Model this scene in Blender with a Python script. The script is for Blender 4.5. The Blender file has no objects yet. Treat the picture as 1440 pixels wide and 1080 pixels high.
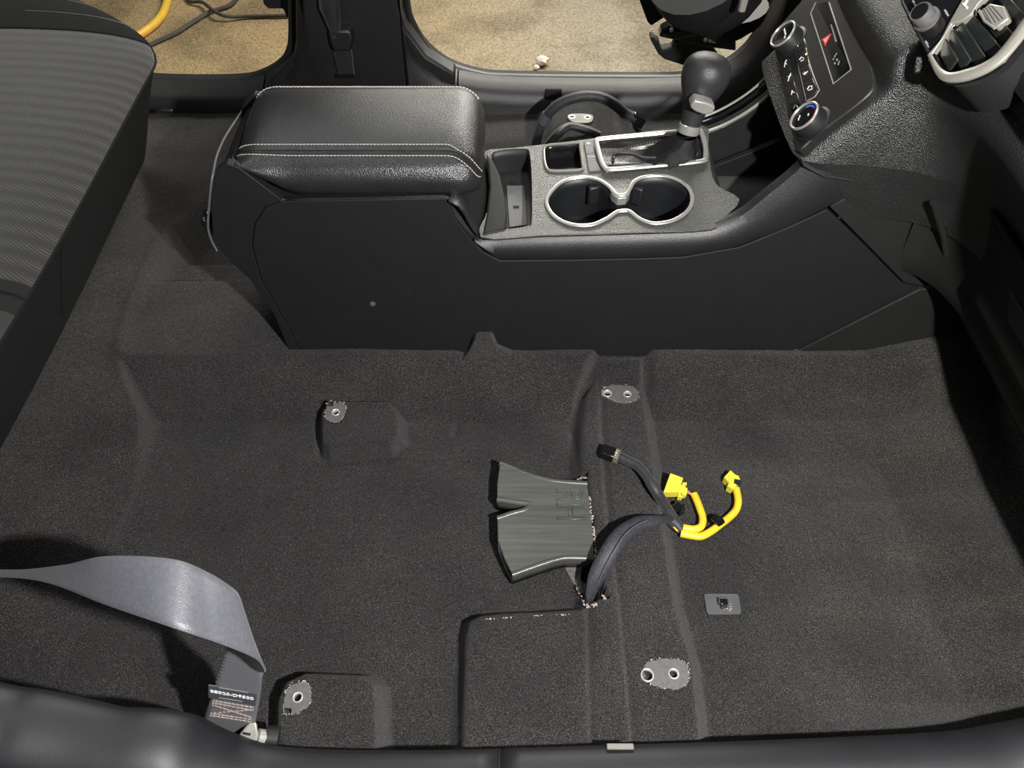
import bpy, bmesh, math, random
import numpy as np
from mathutils import Vector, Matrix

random.seed(7); np.random.seed(7)
scene = bpy.context.scene
COL = scene.collection

# ------------------------------------------------------------------ camera
FPX, PITCH, CH = 1028.0, math.radians(52.0), 0.90
cd = bpy.data.cameras.new('camera'); cam = bpy.data.objects.new('camera', cd); COL.objects.link(cam)
cam.location = (0, 0, CH); cam.rotation_euler = (math.radians(90) - PITCH, 0, 0)
cd.sensor_width = 36.0; cd.lens = 36.0 * FPX / 1440.0; cd.clip_start = 0.01; cd.clip_end = 60
scene.camera = cam
# ------------------------------------------------------------------ world, lights, exposure
w = bpy.data.worlds.new('world'); scene.world = w; w.use_nodes = True
w.node_tree.nodes['Background'].inputs[0].default_value = (0.75, 0.8, 0.85, 1)
w.node_tree.nodes['Background'].inputs[1].default_value = 0.05
def lamp(name, typ, loc, target, power, color=(1, 1, 1), size=0.1, sizey=None):
    l = bpy.data.lights.new(name, typ); o = bpy.data.objects.new(name, l); COL.objects.link(o)
    o.location = loc; l.energy = power; l.color = color
    o.rotation_euler = (Vector(target) - Vector(loc)).to_track_quat('-Z', 'Y').to_euler()
    if typ == 'AREA':
        l.size = size
        if sizey: l.shape = 'RECTANGLE'; l.size_y = sizey
    elif typ == 'SPOT':
        l.shadow_soft_size = size; l.spot_size = math.radians(150); l.spot_blend = 0.8
    else:
        l.shadow_soft_size = size
    return o
lamp('hand_lamp', 'SPOT', (0.30, -0.08, 0.95), (-0.05, 0.70, 0.1), 82, (1.0, 0.975, 0.95), 0.016)
lamp('ceiling_lamp_far_bay', 'AREA', (0.60, 3.0, 1.5), (0.15, 1.0, 0.2), 92, (1.0, 0.96, 0.86), 1.7, 0.6)
lamp('ceiling_lamp_mid_bay', 'AREA', (-0.4, 1.3, 2.3), (0.0, 1.2, 0.0), 11, (0.98, 1.0, 0.96), 0.9, 0.4)
lamp('ceiling_lamp_near_bay', 'AREA', (-0.3, -0.9, 2.2), (0, 0.5, 0.2), 4, (0.95, 0.97, 1.0), 1.2, 0.3)
scene.view_settings.view_transform = 'Standard'; scene.view_settings.look = 'None'
scene.view_settings.gamma = 1.0; scene.view_settings.use_curve_mapping = False
scene.view_settings.exposure = 0.0

# ------------------------------------------------------------------ measuring helpers (points on real planes)
S_, C_ = math.sin(PITCH), math.cos(PITCH)
def ray(px, py):
    u, v = (px - 720.0) / FPX, (py - 540.0) / FPX
    return Vector((u, C_ - v * S_, -(S_ + v * C_)))
CP0 = Vector((0, 0, CH))
def Ud(px, py, d): return CP0 + ray(px, py) * d
def Uz(px, py, z):
    r = ray(px, py); return CP0 + r * ((z - CH) / r.z)
def Uy(px, py, y):
    r = ray(px, py); return CP0 + r * (y / r.y)
def Upl(px, py, p0, n):
    r = ray(px, py); n = Vector(n); return CP0 + r * ((Vector(p0) - CP0).dot(n) / r.dot(n))
def Us(px, py, zf, off=0.0):
    z = 0.1
    for _ in range(14):
        p = Uz(px, py, z); z = zf(p.x, p.y) + off
    return Uz(px, py, z)

def catmull(P, n=6, closed=False):
    P = [Vector(p) for p in P]; out = []; N = len(P)
    if N < 3: 
        return [P[0].lerp(P[-1], i / n) for i in range(n + 1)]
    rng = range(N) if closed else range(N - 1)
    for i in rng:
        if closed: p0, p1, p2, p3 = P[(i - 1) % N], P[i], P[(i + 1) % N], P[(i + 2) % N]
        else: p0, p1, p2, p3 = P[max(i - 1, 0)], P[i], P[i + 1], P[min(i + 2, N - 1)]
        for k in range(n):
            t = k / n
            out.append(0.5 * ((2 * p1) + (p2 - p0) * t + (2 * p0 - 5 * p1 + 4 * p2 - p3) * t * t + (3 * p1 - p0 - 3 * p2 + p3) * t ** 3))
    if not closed: out.append(P[-1])
    return out

# ------------------------------------------------------------------ materials
MATS = {}
def mat(name, col, rough=0.5, metal=0.0, bump=None, spec=0.5, var=0.0, varscale=30, coat=0.0, emit=None, emis=0.0,
        stretch=None, sheen=0.0, alpha=1.0, trans=0.0, wear=None):
    m = bpy.data.materials.new(name); m.use_nodes = True; nt = m.node_tree; b = nt.nodes['Principled BSDF']
    N, L = nt.nodes, nt.links
    b.inputs['Base Color'].default_value = (*col, 1); b.inputs['Roughness'].default_value = rough
    b.inputs['Metallic'].default_value = metal; b.inputs['Specular IOR Level'].default_value = spec
    b.inputs['Coat Weight'].default_value = coat; b.inputs['Sheen Weight'].default_value = sheen
    b.inputs['Alpha'].default_value = alpha; b.inputs['Transmission Weight'].default_value = trans
    if emit: b.inputs['Emission Color'].default_value = (*emit, 1); b.inputs['Emission Strength'].default_value = emis
    tc = N.new('ShaderNodeTexCoord'); vec = tc.outputs['Object']
    if stretch:
        mp = N.new('ShaderNodeMapping'); mp.inputs['Scale'].default_value = stretch; L.new(vec, mp.inputs['Vector']); vec = mp.outputs['Vector']
    nz = N.new('ShaderNodeTexNoise'); nz.inputs['Scale'].default_value = varscale; nz.inputs['Detail'].default_value = 4
    L.new(vec, nz.inputs['Vector'])
    cr = N.new('ShaderNodeValToRGB'); L.new(nz.outputs['Fac'], cr.inputs['Fac'])
    lo = tuple(max(0, c * (1 - var)) for c in col); hi = tuple(min(1, c * (1 + var)) for c in col)
    cr.color_ramp.elements[0].position = 0.3; cr.color_ramp.elements[1].position = 0.7
    cr.color_ramp.elements[0].color = (*lo, 1); cr.color_ramp.elements[1].color = (*hi, 1)
    L.new(cr.outputs['Color'], b.inputs['Base Color'])
    if wear:   # (colour, scale, threshold): dust or scuffs with a shape of their own
        wz = N.new('ShaderNodeTexNoise'); wz.inputs['Scale'].default_value = wear[1]; wz.inputs['Detail'].default_value = 6
        L.new(vec, wz.inputs['Vector'])
        wr = N.new('ShaderNodeValToRGB'); wr.color_ramp.elements[0].position = wear[2]; wr.color_ramp.elements[1].position = wear[2] + 0.2
        L.new(wz.outputs['Fac'], wr.inputs['Fac'])
        mx = N.new('ShaderNodeMixRGB'); L.new(wr.outputs['Color'], mx.inputs['Fac']); L.new(cr.outputs['Color'], mx.inputs['Color1'])
        mx.inputs['Color2'].default_value = (*wear[0], 1); L.new(mx.outputs['Color'], b.inputs['Base Color'])
    if bump:   # (kind, scale, strength, distance)
        if bump[0] == 'voronoi':
            t = N.new('ShaderNodeTexVoronoi'); t.inputs['Scale'].default_value = bump[1]; o = t.outputs['Distance']
        else:
            t = N.new('ShaderNodeTexNoise'); t.inputs['Scale'].default_value = bump[1]; t.inputs['Detail'].default_value = 2; o = t.outputs['Fac']
        L.new(vec, t.inputs['Vector'])
        bp = N.new('ShaderNodeBump'); bp.inputs['Strength'].default_value = bump[2]; bp.inputs['Distance'].default_value = bump[3]
        L.new(o, bp.inputs['Height']); L.new(bp.outputs['Normal'], b.inputs['Normal'])
    MATS[name] = m
    return m

def carpet_material():
    m = bpy.data.materials.new('carpet_pile'); m.use_nodes = True; nt = m.node_tree; N, L = nt.nodes, nt.links
    b = N['Principled BSDF']; b.inputs['Roughness'].default_value = 0.95; b.inputs['Specular IOR Level'].default_value = 0.15
    b.inputs['Sheen Weight'].default_value = 0.12; b.inputs['Sheen Roughness'].default_value = 0.5
    tc = N.new('ShaderNodeTexCoord')
    n1 = N.new('ShaderNodeTexNoise'); n1.inputs['Scale'].default_value = 780; n1.inputs['Detail'].default_value = 3; n1.inputs['Roughness'].default_value = 0.7
    n2 = N.new('ShaderNodeTexNoise'); n2.inputs['Scale'].default_value = 9; n2.inputs['Detail'].default_value = 5
    n3 = N.new('ShaderNodeTexNoise'); n3.inputs['Scale'].default_value = 5; n3.inputs['Detail'].default_value = 3
    mp = N.new('ShaderNodeMapping'); mp.inputs['Scale'].default_value = (0.6, 4.2, 1); mp.inputs['Rotation'].default_value = (0, 0, -0.5); L.new(tc.outputs['Object'], mp.inputs['Vector'])
    L.new(tc.outputs['Object'], n1.inputs['Vector']); L.new(tc.outputs['Object'], n2.inputs['Vector']); L.new(mp.outputs['Vector'], n3.inputs['Vector'])
    r1 = N.new('ShaderNodeValToRGB'); L.new(n1.outputs['Fac'], r1.inputs['Fac'])
    e = r1.color_ramp.elements; e[0].position = 0.34; e[0].color = (0.006, 0.0058, 0.006, 1); e[1].position = 0.74; e[1].color = (0.165, 0.156, 0.153, 1)
    e2 = r1.color_ramp.elements.new(0.52); e2.color = (0.025, 0.0236, 0.0237, 1)
    r2 = N.new('ShaderNodeValToRGB'); L.new(n2.outputs['Fac'], r2.inputs['Fac'])
    r2.color_ramp.elements[0].position = 0.35; r2.color_ramp.elements[0].color = (0.72, 0.72, 0.72, 1); r2.color_ramp.elements[1].position = 0.7; r2.color_ramp.elements[1].color = (1.15, 1.13, 1.12, 1)
    mu = N.new('ShaderNodeMixRGB'); mu.blend_type = 'MULTIPLY'; mu.inputs['Fac'].default_value = 1
    L.new(r1.outputs['Color'], mu.inputs['Color1']); L.new(r2.outputs['Color'], mu.inputs['Color2'])
    # dusty olive walked-in dirt in the front footwell (x > 0.25)
    sx = N.new('ShaderNodeSeparateXYZ'); L.new(tc.outputs['Object'], sx.inputs['Vector'])
    mr = N.new('ShaderNodeMapRange'); mr.inputs['From Min'].default_value = 0.18; mr.inputs['From Max'].default_value = 0.42; mr.inputs['To Max'].default_value = 1.0
    L.new(sx.outputs['X'], mr.inputs['Value'])
    r3 = N.new('ShaderNodeValToRGB'); L.new(n3.outputs['Fac'], r3.inputs['Fac']); r3.color_ramp.elements[0].position = 0.45; r3.color_ramp.elements[1].position = 0.75
    mm = N.new('ShaderNodeMath'); mm.operation = 'MULTIPLY'; L.new(mr.outputs['Result'], mm.inputs[0]); L.new(r3.outputs['Color'], mm.inputs[1])
    m2 = N.new('ShaderNodeMath'); m2.operation = 'MULTIPLY'; L.new(mm.outputs[0], m2.inputs[0]); m2.inputs[1].default_value = 0.55
    mx = N.new('ShaderNodeMixRGB'); L.new(m2.outputs[0], mx.inputs['Fac']); L.new(mu.outputs['Color'], mx.inputs['Color1'])
    mg = N.new('ShaderNodeMixRGB'); mg.blend_type = 'MULTIPLY'; mg.inputs['Fac'].default_value = 1; L.new(mu.outputs['Color'], mg.inputs['Color1']); mg.inputs['Color2'].default_value = (1.6, 1.6, 1.1, 1)
    L.new(mg.outputs['Color'], mx.inputs['Color2']); L.new(mx.outputs['Color'], b.inputs['Base Color'])
    bp = N.new('ShaderNodeBump'); bp.inputs['Strength'].default_value = 0.9; bp.inputs['Distance'].default_value = 0.002
    L.new(n1.outputs['Fac'], bp.inputs['Height']); L.new(bp.outputs['Normal'], b.inputs['Normal'])
    return m
CARPET = carpet_material()
PLASTIC = mat('black_side_plastic', (0.0056, 0.0061, 0.0074), 0.66, spec=0.4, bump=('noise', 1500, 0.25, 0.0006), var=0.12, wear=((0.05, 0.05, 0.05), 60, 0.74))
TRIM = mat('grained_black_trim', (0.0105, 0.0105, 0.0112), 0.45, spec=0.8, bump=('noise', 900, 0.5, 0.0008), var=0.2)
PANEL = mat('grained_console_top', (0.05, 0.051, 0.046), 0.34, spec=1.0, bump=('noise', 700, 0.9, 0.0011), var=0.4, varscale=900)
DASH = mat('soft_dash_plastic', (0.0105, 0.0118, 0.0110), 0.42, spec=1.0, bump=('voronoi', 750, 0.8, 0.0009), var=0.2, wear=((0.09, 0.088, 0.06), 26, 0.70))
DASHLOW = mat('dull_lower_dash', (0.0072, 0.008, 0.0072), 0.62, bump=('noise', 900, 0.3, 0.0008), var=0.15, wear=((0.04, 0.04, 0.03), 40, 0.74))
LEATHER = mat('black_leather', (0.016, 0.016, 0.0175), 0.32, spec=0.8, bump=('voronoi', 800, 0.5, 0.0007), var=0.15)
BOOT = mat('boot_leather', (0.014, 0.014, 0.0145), 0.25, spec=0.9, bump=('voronoi', 1000, 0.25, 0.0006), var=0.2)
CHROME = mat('satin_chrome', (0.46, 0.45, 0.42), 0.27, 0.55, bump=('noise', 400, 0.08, 0.0004), var=0.06)
SILVER = mat('silver_paint', (0.36, 0.345, 0.30), 0.35, 0.45, var=0.08)
GLOSS = mat('gloss_black', (0.008, 0.008, 0.009), 0.12, var=0.1, coat=0.3)
BLACK = mat('matte_black', (0.006, 0.006, 0.0065), 0.75, var=0.2)
RUBBER = mat('black_rubber', (0.014, 0.014, 0.0145), 0.45, bump=('noise', 500, 0.2, 0.0006), var=0.15)
THREAD = mat('grey_thread', (0.55, 0.51, 0.48), 0.7, var=0.15, varscale=400)
DARKTHREAD = mat('dark_thread', (0.12, 0.11, 0.11), 0.7, var=0.15)
METAL = mat('bare_grey_metal', (0.125, 0.122, 0.12), 0.45, 0.2, bump=('noise', 300, 0.15, 0.0005), var=0.15, varscale=200)
STEEL = mat('bright_steel', (0.62, 0.61, 0.58), 0.3, 0.5, var=0.1)
FRAY = mat('frayed_backing', (0.5, 0.42, 0.38), 0.9, var=0.35, varscale=300)
FELT = mat('grey_felt', (0.14, 0.13, 0.13), 0.95, bump=('noise', 700, 0.8, 0.002), var=0.4, varscale=500)
SEAT = mat('seat_fabric', (0.016, 0.0153, 0.0157), 0.85, bump=('noise', 900, 0.5, 0.001), var=0.2, sheen=0.25)
SEATSIDE = mat('seat_side_fabric', (0.0052, 0.0052, 0.0055), 0.9, spec=0.3, bump=('noise', 1200, 0.4, 0.0008), var=0.15)
WEB = mat('belt_webbing', (0.095, 0.098, 0.115), 0.46, spec=1.0, bump=('noise', 900, 0.6, 0.0006), var=0.12, varscale=300, sheen=0.1)
WEBDARK = mat('belt_webbing_black', (0.02, 0.02, 0.022), 0.5, bump=('noise', 500, 0.4, 0.0008), var=0.2, sheen=0.2)
DUCT = mat('duct_plastic', (0.07, 0.074, 0.064), 0.34, bump=('noise', 120, 0.25, 0.0008), var=0.25, varscale=60, stretch=(0.15, 3, 1), wear=((0.16, 0.16, 0.15), 45, 0.66))
YELLOW = mat('yellow_sleeve', (0.86, 0.57, 0.03), 0.4, bump=('noise', 200, 0.15, 0.0006), var=0.12)
YCONN = mat('yellow_connector', (0.78, 0.66, 0.06), 0.38, var=0.06)
TAPE = mat('cloth_tape', (0.026, 0.026, 0.03), 0.55, bump=('noise', 260, 0.6, 0.0012), var=0.3, sheen=0.15)
SHEATH = mat('corrugated_sheath', (0.036, 0.037, 0.045), 0.6, bump=('noise', 420, 0.5, 0.0012), var=0.3, varscale=200)
COPPER = mat('wire_pink', (0.55, 0.28, 0.16), 0.5, var=0.2)
CLEAR = mat('frosted_plastic', (0.12, 0.125, 0.13), 0.45, var=0.1, alpha=0.55)
WHITEINK = mat('white_print', (0.85, 0.87, 0.88), 0.5, var=0.03)
DIMINK = mat('grey_print', (0.30, 0.32, 0.32), 0.5, var=0.05)
REDINK = mat('red_print', (0.75, 0.06, 0.05), 0.5, var=0.05)
PINKINK = mat('pale_red_print', (0.80, 0.36, 0.34), 0.5, var=0.05)
BLUEINK = mat('blue_print', (0.08, 0.14, 0.75), 0.5, var=0.05)
AMBER = mat('amber_indicator', (0.9, 0.6, 0.1), 0.4, emit=(1.0, 0.72, 0.2), emis=1.2)
LABELM = mat('grey_label', (0.075, 0.078, 0.09), 0.6, var=0.1)
HOSEY = mat('yellow_hose', (0.80, 0.50, 0.06), 0.45, var=0.08)
CABLE = mat('dark_cable', (0.06, 0.055, 0.045), 0.6, var=0.2)
STONE = mat('pale_stone', (0.75, 0.70, 0.58), 0.9, bump=('noise', 120, 0.6, 0.003), var=0.2)

def ground_material():
    m = bpy.data.materials.new('garage_concrete'); m.use_nodes = True; nt = m.node_tree; N, L = nt.nodes, nt.links
    b = N['Principled BSDF']; b.inputs['Roughness'].default_value = 0.85
    tc = N.new('ShaderNodeTexCoord')
    def noise(s, d=4):
        n = N.new('ShaderNodeTexNoise'); n.inputs['Scale'].default_value = s; n.inputs['Detail'].default_value = d; L.new(tc.outputs['Object'], n.inputs['Vector']); return n
    sx = N.new('ShaderNodeSeparateXYZ'); L.new(tc.outputs['Object'], sx.inputs['Vector'])
    mr = N.new('ShaderNodeMapRange'); mr.inputs['From Min'].default_value = -0.7; mr.inputs['From Max'].default_value = 0.3; L.new(sx.outputs['X'], mr.inputs['Value'])
    base = N.new('ShaderNodeMixRGB'); L.new(mr.outputs['Result'], base.inputs['Fac'])
    base.inputs['Color1'].default_value = (0.43, 0.315, 0.165, 1); base.inputs['Color2'].default_value = (0.35, 0.31, 0.23, 1)
    n1 = noise(3.2, 5); r1 = N.new('ShaderNodeValToRGB'); r1.color_ramp.elements[0].position = 0.44; r1.color_ramp.elements[1].position = 0.60; L.new(n1.outputs['Fac'], r1.inputs['Fac'])
    n4 = noise(90, 3); mm = N.new('ShaderNodeMath'); mm.operation = 'MULTIPLY'; L.new(r1.outputs['Color'], mm.inputs[0]); L.new(n4.outputs['Fac'], mm.inputs[1])
    mx = N.new('ShaderNodeMixRGB'); L.new(mm.outputs[0], mx.inputs['Fac']); L.new(base.outputs['Color'], mx.inputs['Color1']); mx.inputs['Color2'].default_value = (0.12, 0.085, 0.05, 1)
    n2 = noise(160, 3); r2 = N.new('ShaderNodeValToRGB'); r2.color_ramp.elements[0].position = 0.35; r2.color_ramp.elements[0].color = (0.62, 0.6, 0.58, 1); r2.color_ramp.elements[1].position = 0.62; r2.color_ramp.elements[1].color = (1.1, 1.1, 1.1, 1)
    L.new(n2.outputs['Fac'], r2.inputs['Fac'])
    mu = N.new('ShaderNodeMixRGB'); mu.blend_type = 'MULTIPLY'; mu.inputs['Fac'].default_value = 1; L.new(mx.outputs['Color'], mu.inputs['Color1']); L.new(r2.outputs['Color'], mu.inputs['Color2'])
    L.new(mu.outputs['Color'], b.inputs['Base Color'])
    bp = N.new('ShaderNodeBump'); bp.inputs['Strength'].default_value = 0.6; bp.inputs['Distance'].default_value = 0.006
    L.new(n2.outputs['Fac'], bp.inputs['Height']); L.new(bp.outputs['Normal'], b.inputs['Normal'])
    return m
GROUND = ground_material()

def seat_rib_material():
    m = bpy.data.materials.new('ribbed_seat_fabric'); m.use_nodes = True; nt = m.node_tree; N, L = nt.nodes, nt.links
    b = N['Principled BSDF']; b.inputs['Roughness'].default_value = 0.8; b.inputs['Sheen Weight'].default_value = 0.25
    tc = N.new('ShaderNodeTexCoord')
    wv = N.new('ShaderNodeTexWave'); wv.bands_direction = 'Y'; wv.inputs['Scale'].default_value = 13; wv.inputs['Distortion'].default_value = 1.2; wv.inputs['Detail'].default_value = 1
    wv2 = N.new('ShaderNodeTexWave'); wv2.bands_direction = 'DIAGONAL'; wv2.inputs['Scale'].default_value = 140; wv2.inputs['Distortion'].default_value = 2
    nz = N.new('ShaderNodeTexNoise'); nz.inputs['Scale'].default_value = 900
    for t in (wv, wv2, nz): L.new(tc.outputs['Object'], t.inputs['Vector'])
    mu = N.new('ShaderNodeMath'); mu.operation = 'MULTIPLY'; L.new(wv.outputs['Fac'], mu.inputs[0]); L.new(wv2.outputs['Fac'], mu.inputs[1])
    cr = N.new('ShaderNodeValToRGB'); cr.color_ramp.elements[0].color = (0.0115, 0.011, 0.0107, 1); cr.color_ramp.elements[1].color = (0.042, 0.040, 0.037, 1); L.new(mu.outputs[0], cr.inputs['Fac'])
    L.new(cr.outputs['Color'], b.inputs['Base Color'])
    ad = N.new('ShaderNodeMath'); L.new(mu.outputs[0], ad.inputs[0]); L.new(nz.outputs['Fac'], ad.inputs[1])
    bp = N.new('ShaderNodeBump'); bp.inputs['Strength'].default_value = 0.5; bp.inputs['Distance'].default_value = 0.0015; L.new(ad.outputs[0], bp.inputs['Height']); L.new(bp.outputs['Normal'], b.inputs['Normal'])
    return m
SEATRIB = seat_rib_material()

# ------------------------------------------------------------------ object helpers (all vertices in world coordinates)
def thing(name, label, cat, loc, group=None):
    o = bpy.data.objects.new(name, None); COL.objects.link(o); o.location = loc; o.empty_display_size = 0.02
    o['label'] = label; o['category'] = cat
    if group: o['group'] = group
    return o
def tag(o, label, cat, group=None):
    o['label'] = label; o['category'] = cat
    if group: o['group'] = group
    return o
def link(name, me, m, parent=None, smooth=True):
    o = bpy.data.objects.new(name, me); COL.objects.link(o)
    if m: me.materials.clear(); me.materials.append(m)
    if smooth: me.polygons.foreach_set('use_smooth', [True] * len(me.polygons))
    if parent is not None:
        o.parent = parent
        if parent.type == 'EMPTY': o.location = -Vector(parent.location)
    return o
def recentre(o):
    """put a free-standing mesh's origin at its base"""
    n = len(o.data.vertices); a = np.empty(n * 3, 'f'); o.data.vertices.foreach_get('co', a); a = a.reshape(-1, 3)
    c = np.array([(a[:, 0].min() + a[:, 0].max()) / 2, (a[:, 1].min() + a[:, 1].max()) / 2, a[:, 2].min()], 'f')
    o.data.vertices.foreach_set('co', (a - c).ravel()); o.location = c.tolist(); o.data.update()
    for ch in o.children: ch.location = (-c).tolist()
    return o
def meshdata(name, verts, faces):
    me = bpy.data.meshes.new(name); me.from_pydata([tuple(v) for v in verts], [], faces); 
    bm = bmesh.new(); bm.from_mesh(me); bmesh.ops.remove_doubles(bm, verts=bm.verts, dist=1e-6); bmesh.ops.recalc_face_normals(bm, faces=bm.faces); bm.to_mesh(me); bm.free(); me.update(); return me
def mesh(name, verts, faces, m, parent=None, smooth=True, bevel=0.0, seg=2, angle=35):
    o = link(name, meshdata(name, verts, faces), m, parent, smooth)
    if bevel:
        b = o.modifiers.new('bevel', 'BEVEL'); b.width = bevel; b.segments = seg; b.limit_method = 'ANGLE'; b.angle_limit = math.radians(angle); b.harden_normals = False
    if smooth: autosmooth(o)
    return o
def autosmooth(o, ang=40):
    me = o.data; bm = bmesh.new(); bm.from_mesh(me); a = math.radians(ang)
    for e in bm.edges:
        if len(e.link_faces) == 2 and e.calc_face_angle(0) > a: e.smooth = False
    bm.to_mesh(me); bm.free()
def grid(name, rows, m, parent=None, close_u=False, close_v=False, caps=False, solid=0.0):
    R, K = len(rows), len(rows[0]); V = [p for r in rows for p in r]; F = []
    for i in range(R if close_u else R - 1):
        for j in range(K if close_v else K - 1):
            i2, j2 = (i + 1) % R, (j + 1) % K
            F.append((i * K + j, i * K + j2, i2 * K + j2, i2 * K + j))
    if caps: F.append(tuple(range(K))[::-1]); F.append(tuple((R - 1) * K + j for j in range(K)))
    o = mesh(name, V, F, m, parent)
    if solid:
        s = o.modifiers.new('solid', 'SOLIDIFY'); s.thickness = solid; s.offset = 0
    return o
def tube_geo(pts, rad, seg=8, closed=False, flat=1.0, up=None):
    """ring sweep; rad a number or a list; flat < 1 squashes the section along 'up'"""
    P = [Vector(p) for p in pts]; n = len(P); V = []; F = []
    T = []
    for i in range(n):
        a, b = (P[(i - 1) % n], P[(i + 1) % n]) if closed else (P[max(i - 1, 0)], P[min(i + 1, n - 1)])
        t = (b - a); T.append(t.normalized() if t.length > 1e-9 else Vector((1, 0, 0)))
    ref = Vector(up) if up else (Vector((0, 0, 1)) if abs(T[0].z) < 0.9 else Vector((1, 0, 0)))
    nrm = (ref - T[0] * ref.dot(T[0])).normalized()
    for i in range(n):
        nrm = (ref - T[i] * ref.dot(T[i])).normalized() if up else (nrm - T[i] * nrm.dot(T[i])).normalized()
        bi = T[i].cross(nrm); r = rad[i] if isinstance(rad, (list, tuple)) else rad
        for k in range(seg):
            a = 2 * math.pi * k / seg
            V.append(P[i] + nrm * (math.cos(a) * r * flat) + bi * (math.sin(a) * r))
    for i in range(n if closed else n - 1):
        for k in range(seg):
            k2, i2 = (k + 1) % seg, (i + 1) % n
            F.append((i * seg + k, i * seg + k2, i2 * seg + k2, i2 * seg + k))
    if not closed: F.append(tuple(range(seg))[::-1]); F.append(tuple((n - 1) * seg + k for k in range(seg)))
    return V, F
def tube(name, pts, rad, m, parent=None, seg=8, closed=False, flat=1.0, up=None):
    V, F = tube_geo(pts, rad, seg, closed, flat, up); return mesh(name, V, F, m, parent)
def joined(name, geos, m, parent=None, smooth=True):
    V = []; F = []
    for v, f in geos:
        o = len(V); V += list(v); F += [tuple(i + o for i in q) for q in f]
    return mesh(name, V, F, m, parent, smooth)
def prism_geo(poly, off):
    P = [Vector(p) for p in poly]; n = len(P)
    offs = off if callable(off) else (lambda p: Vector(off))
    V = P + [p + offs(p) for p in P]
    F = [tuple(range(n)), tuple(range(2 * n - 1, n - 1, -1))] + [(i, i + n, (i + 1) % n + n, (i + 1) % n) for i in range(n)]
    return V, F
def prism(name, poly, off, m, parent=None, bevel=0.0, seg=2, smooth=True, angle=35):
    V, F = prism_geo(poly, off); return mesh(name, V, F, m, parent, smooth, bevel, seg, angle)
def box_geo(c, ax, ay, az):
    c, ax, ay, az = Vector(c), Vector(ax), Vector(ay), Vector(az)
    V = [c + ax * sx + ay * sy + az * sz for sz in (-1, 1) for sy in (-1, 1) for sx in (-1, 1)]
    return V, [(0, 2, 3, 1), (4, 5, 7, 6), (0, 1, 5, 4), (2, 6, 7, 3), (0, 4, 6, 2), (1, 3, 7, 5)]
def box(name, c, ax, ay, az, m, parent=None, bevel=0.0):
    V, F = box_geo(c, ax, ay, az); return mesh(name, V, F, m, parent, True, bevel)
def plate(name, outer, holes, thick, m, parent=None, zf=None, frame=None, bevel=0.0, smooth=False):
    """flat sheet with real holes. outer / holes: 2-D lists. zf(x,y) bends it; frame maps (x,y,z)->world. It spans z from -thick to 0."""
    cu = bpy.data.curves.new('tmp', 'CURVE'); cu.dimensions = '2D'; cu.fill_mode = 'BOTH'; cu.extrude = thick / 2
    for lp in [outer] + list(holes):
        sp = cu.splines.new('POLY'); sp.points.add(len(lp) - 1); sp.use_cyclic_u = True
        for q, p in zip(sp.points, lp): q.co = (p[0], p[1], 0, 1)
    co = bpy.data.objects.new('tmp', cu); COL.objects.link(co)
    me = bpy.data.meshes.new_from_object(co.evaluated_get(bpy.context.evaluated_depsgraph_get()))
    bpy.data.objects.remove(co); bpy.data.curves.remove(cu); me.name = name
    for v in me.vertices:
        x, y, z = v.co; z -= thick / 2
        if zf: v.co = (x, y, z + zf(x, y))
        elif frame: v.co = frame(x, y, z)
        else: v.co = (x, y, z)
    bm = bmesh.new(); bm.from_mesh(me); bmesh.ops.remove_doubles(bm, verts=bm.verts, dist=1e-6); bmesh.ops.recalc_face_normals(bm, faces=bm.faces); bm.to_mesh(me); bm.free()
    o = link(name, me, m, parent, smooth)
    if smooth: autosmooth(o)
    if bevel:
        b = o.modifiers.new('bevel', 'BEVEL'); b.width = bevel; b.segments = 2; b.limit_method = 'ANGLE'; b.angle_limit = math.radians(50)
    return o
def text(name, s, size, origin, xa, ya, m, parent=None, outline=0.0, thick=0.0002, bold=0.0, squeeze=1.0):
    cu = bpy.data.curves.new('tmp', 'FONT'); cu.body = s; cu.size = size; cu.align_x = 'CENTER'; cu.align_y = 'CENTER'; cu.resolution_u = 3
    if outline: cu.fill_mode = 'NONE'; cu.bevel_depth = outline; cu.bevel_resolution = 1
    else: cu.extrude = thick; cu.offset = bold
    co = bpy.data.objects.new('tmp', cu); COL.objects.link(co)
    me = bpy.data.meshes.new_from_object(co.evaluated_get(bpy.context.evaluated_depsgraph_get()))
    bpy.data.objects.remove(co); bpy.data.curves.remove(cu); me.name = name
    xa, ya, o = Vector(xa).normalized(), Vector(ya).normalized(), Vector(origin); za = xa.cross(ya)
    for v in me.vertices: v.co = o + xa * (v.co.x * squeeze) + ya * v.co.y + za * v.co.z
    return link(name, me, m, parent, False)
def well(name, outline, zf, depth, m, parent, taper=0.9, seg=4, floor_z=None, bottom=True):
    """a cup sunk below a surface: walls plus bottom, open at the top"""
    P = [Vector((p[0], p[1], 0)) for p in outline]; c = sum(P, Vector()) / len(P); rows = []
    for i in range(seg + 1):
        t = i / seg; k = 1 - (1 - taper) * t; r = []
        for p in P:
            q = c + (p - c) * k; zt = zf(p.x, p.y); r.append(Vector((q.x, q.y, zt - depth * t if floor_z is None else zt * (1 - t) + floor_z * t)))
        rows.append(r)
    K = len(P); V = [p for r in rows for p in r]; F = [(i * K + j, i * K + (j + 1) % K, (i + 1) * K + (j + 1) % K, (i + 1) * K + j) for i in range(seg) for j in range(K)]
    if bottom: F.append(tuple(seg * K + j for j in range(K)))
    o = mesh(name, V, F, m, parent)
    s = o.modifiers.new('solid', 'SOLIDIFY'); s.thickness = 0.0015; s.offset = 0
    return o
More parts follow.
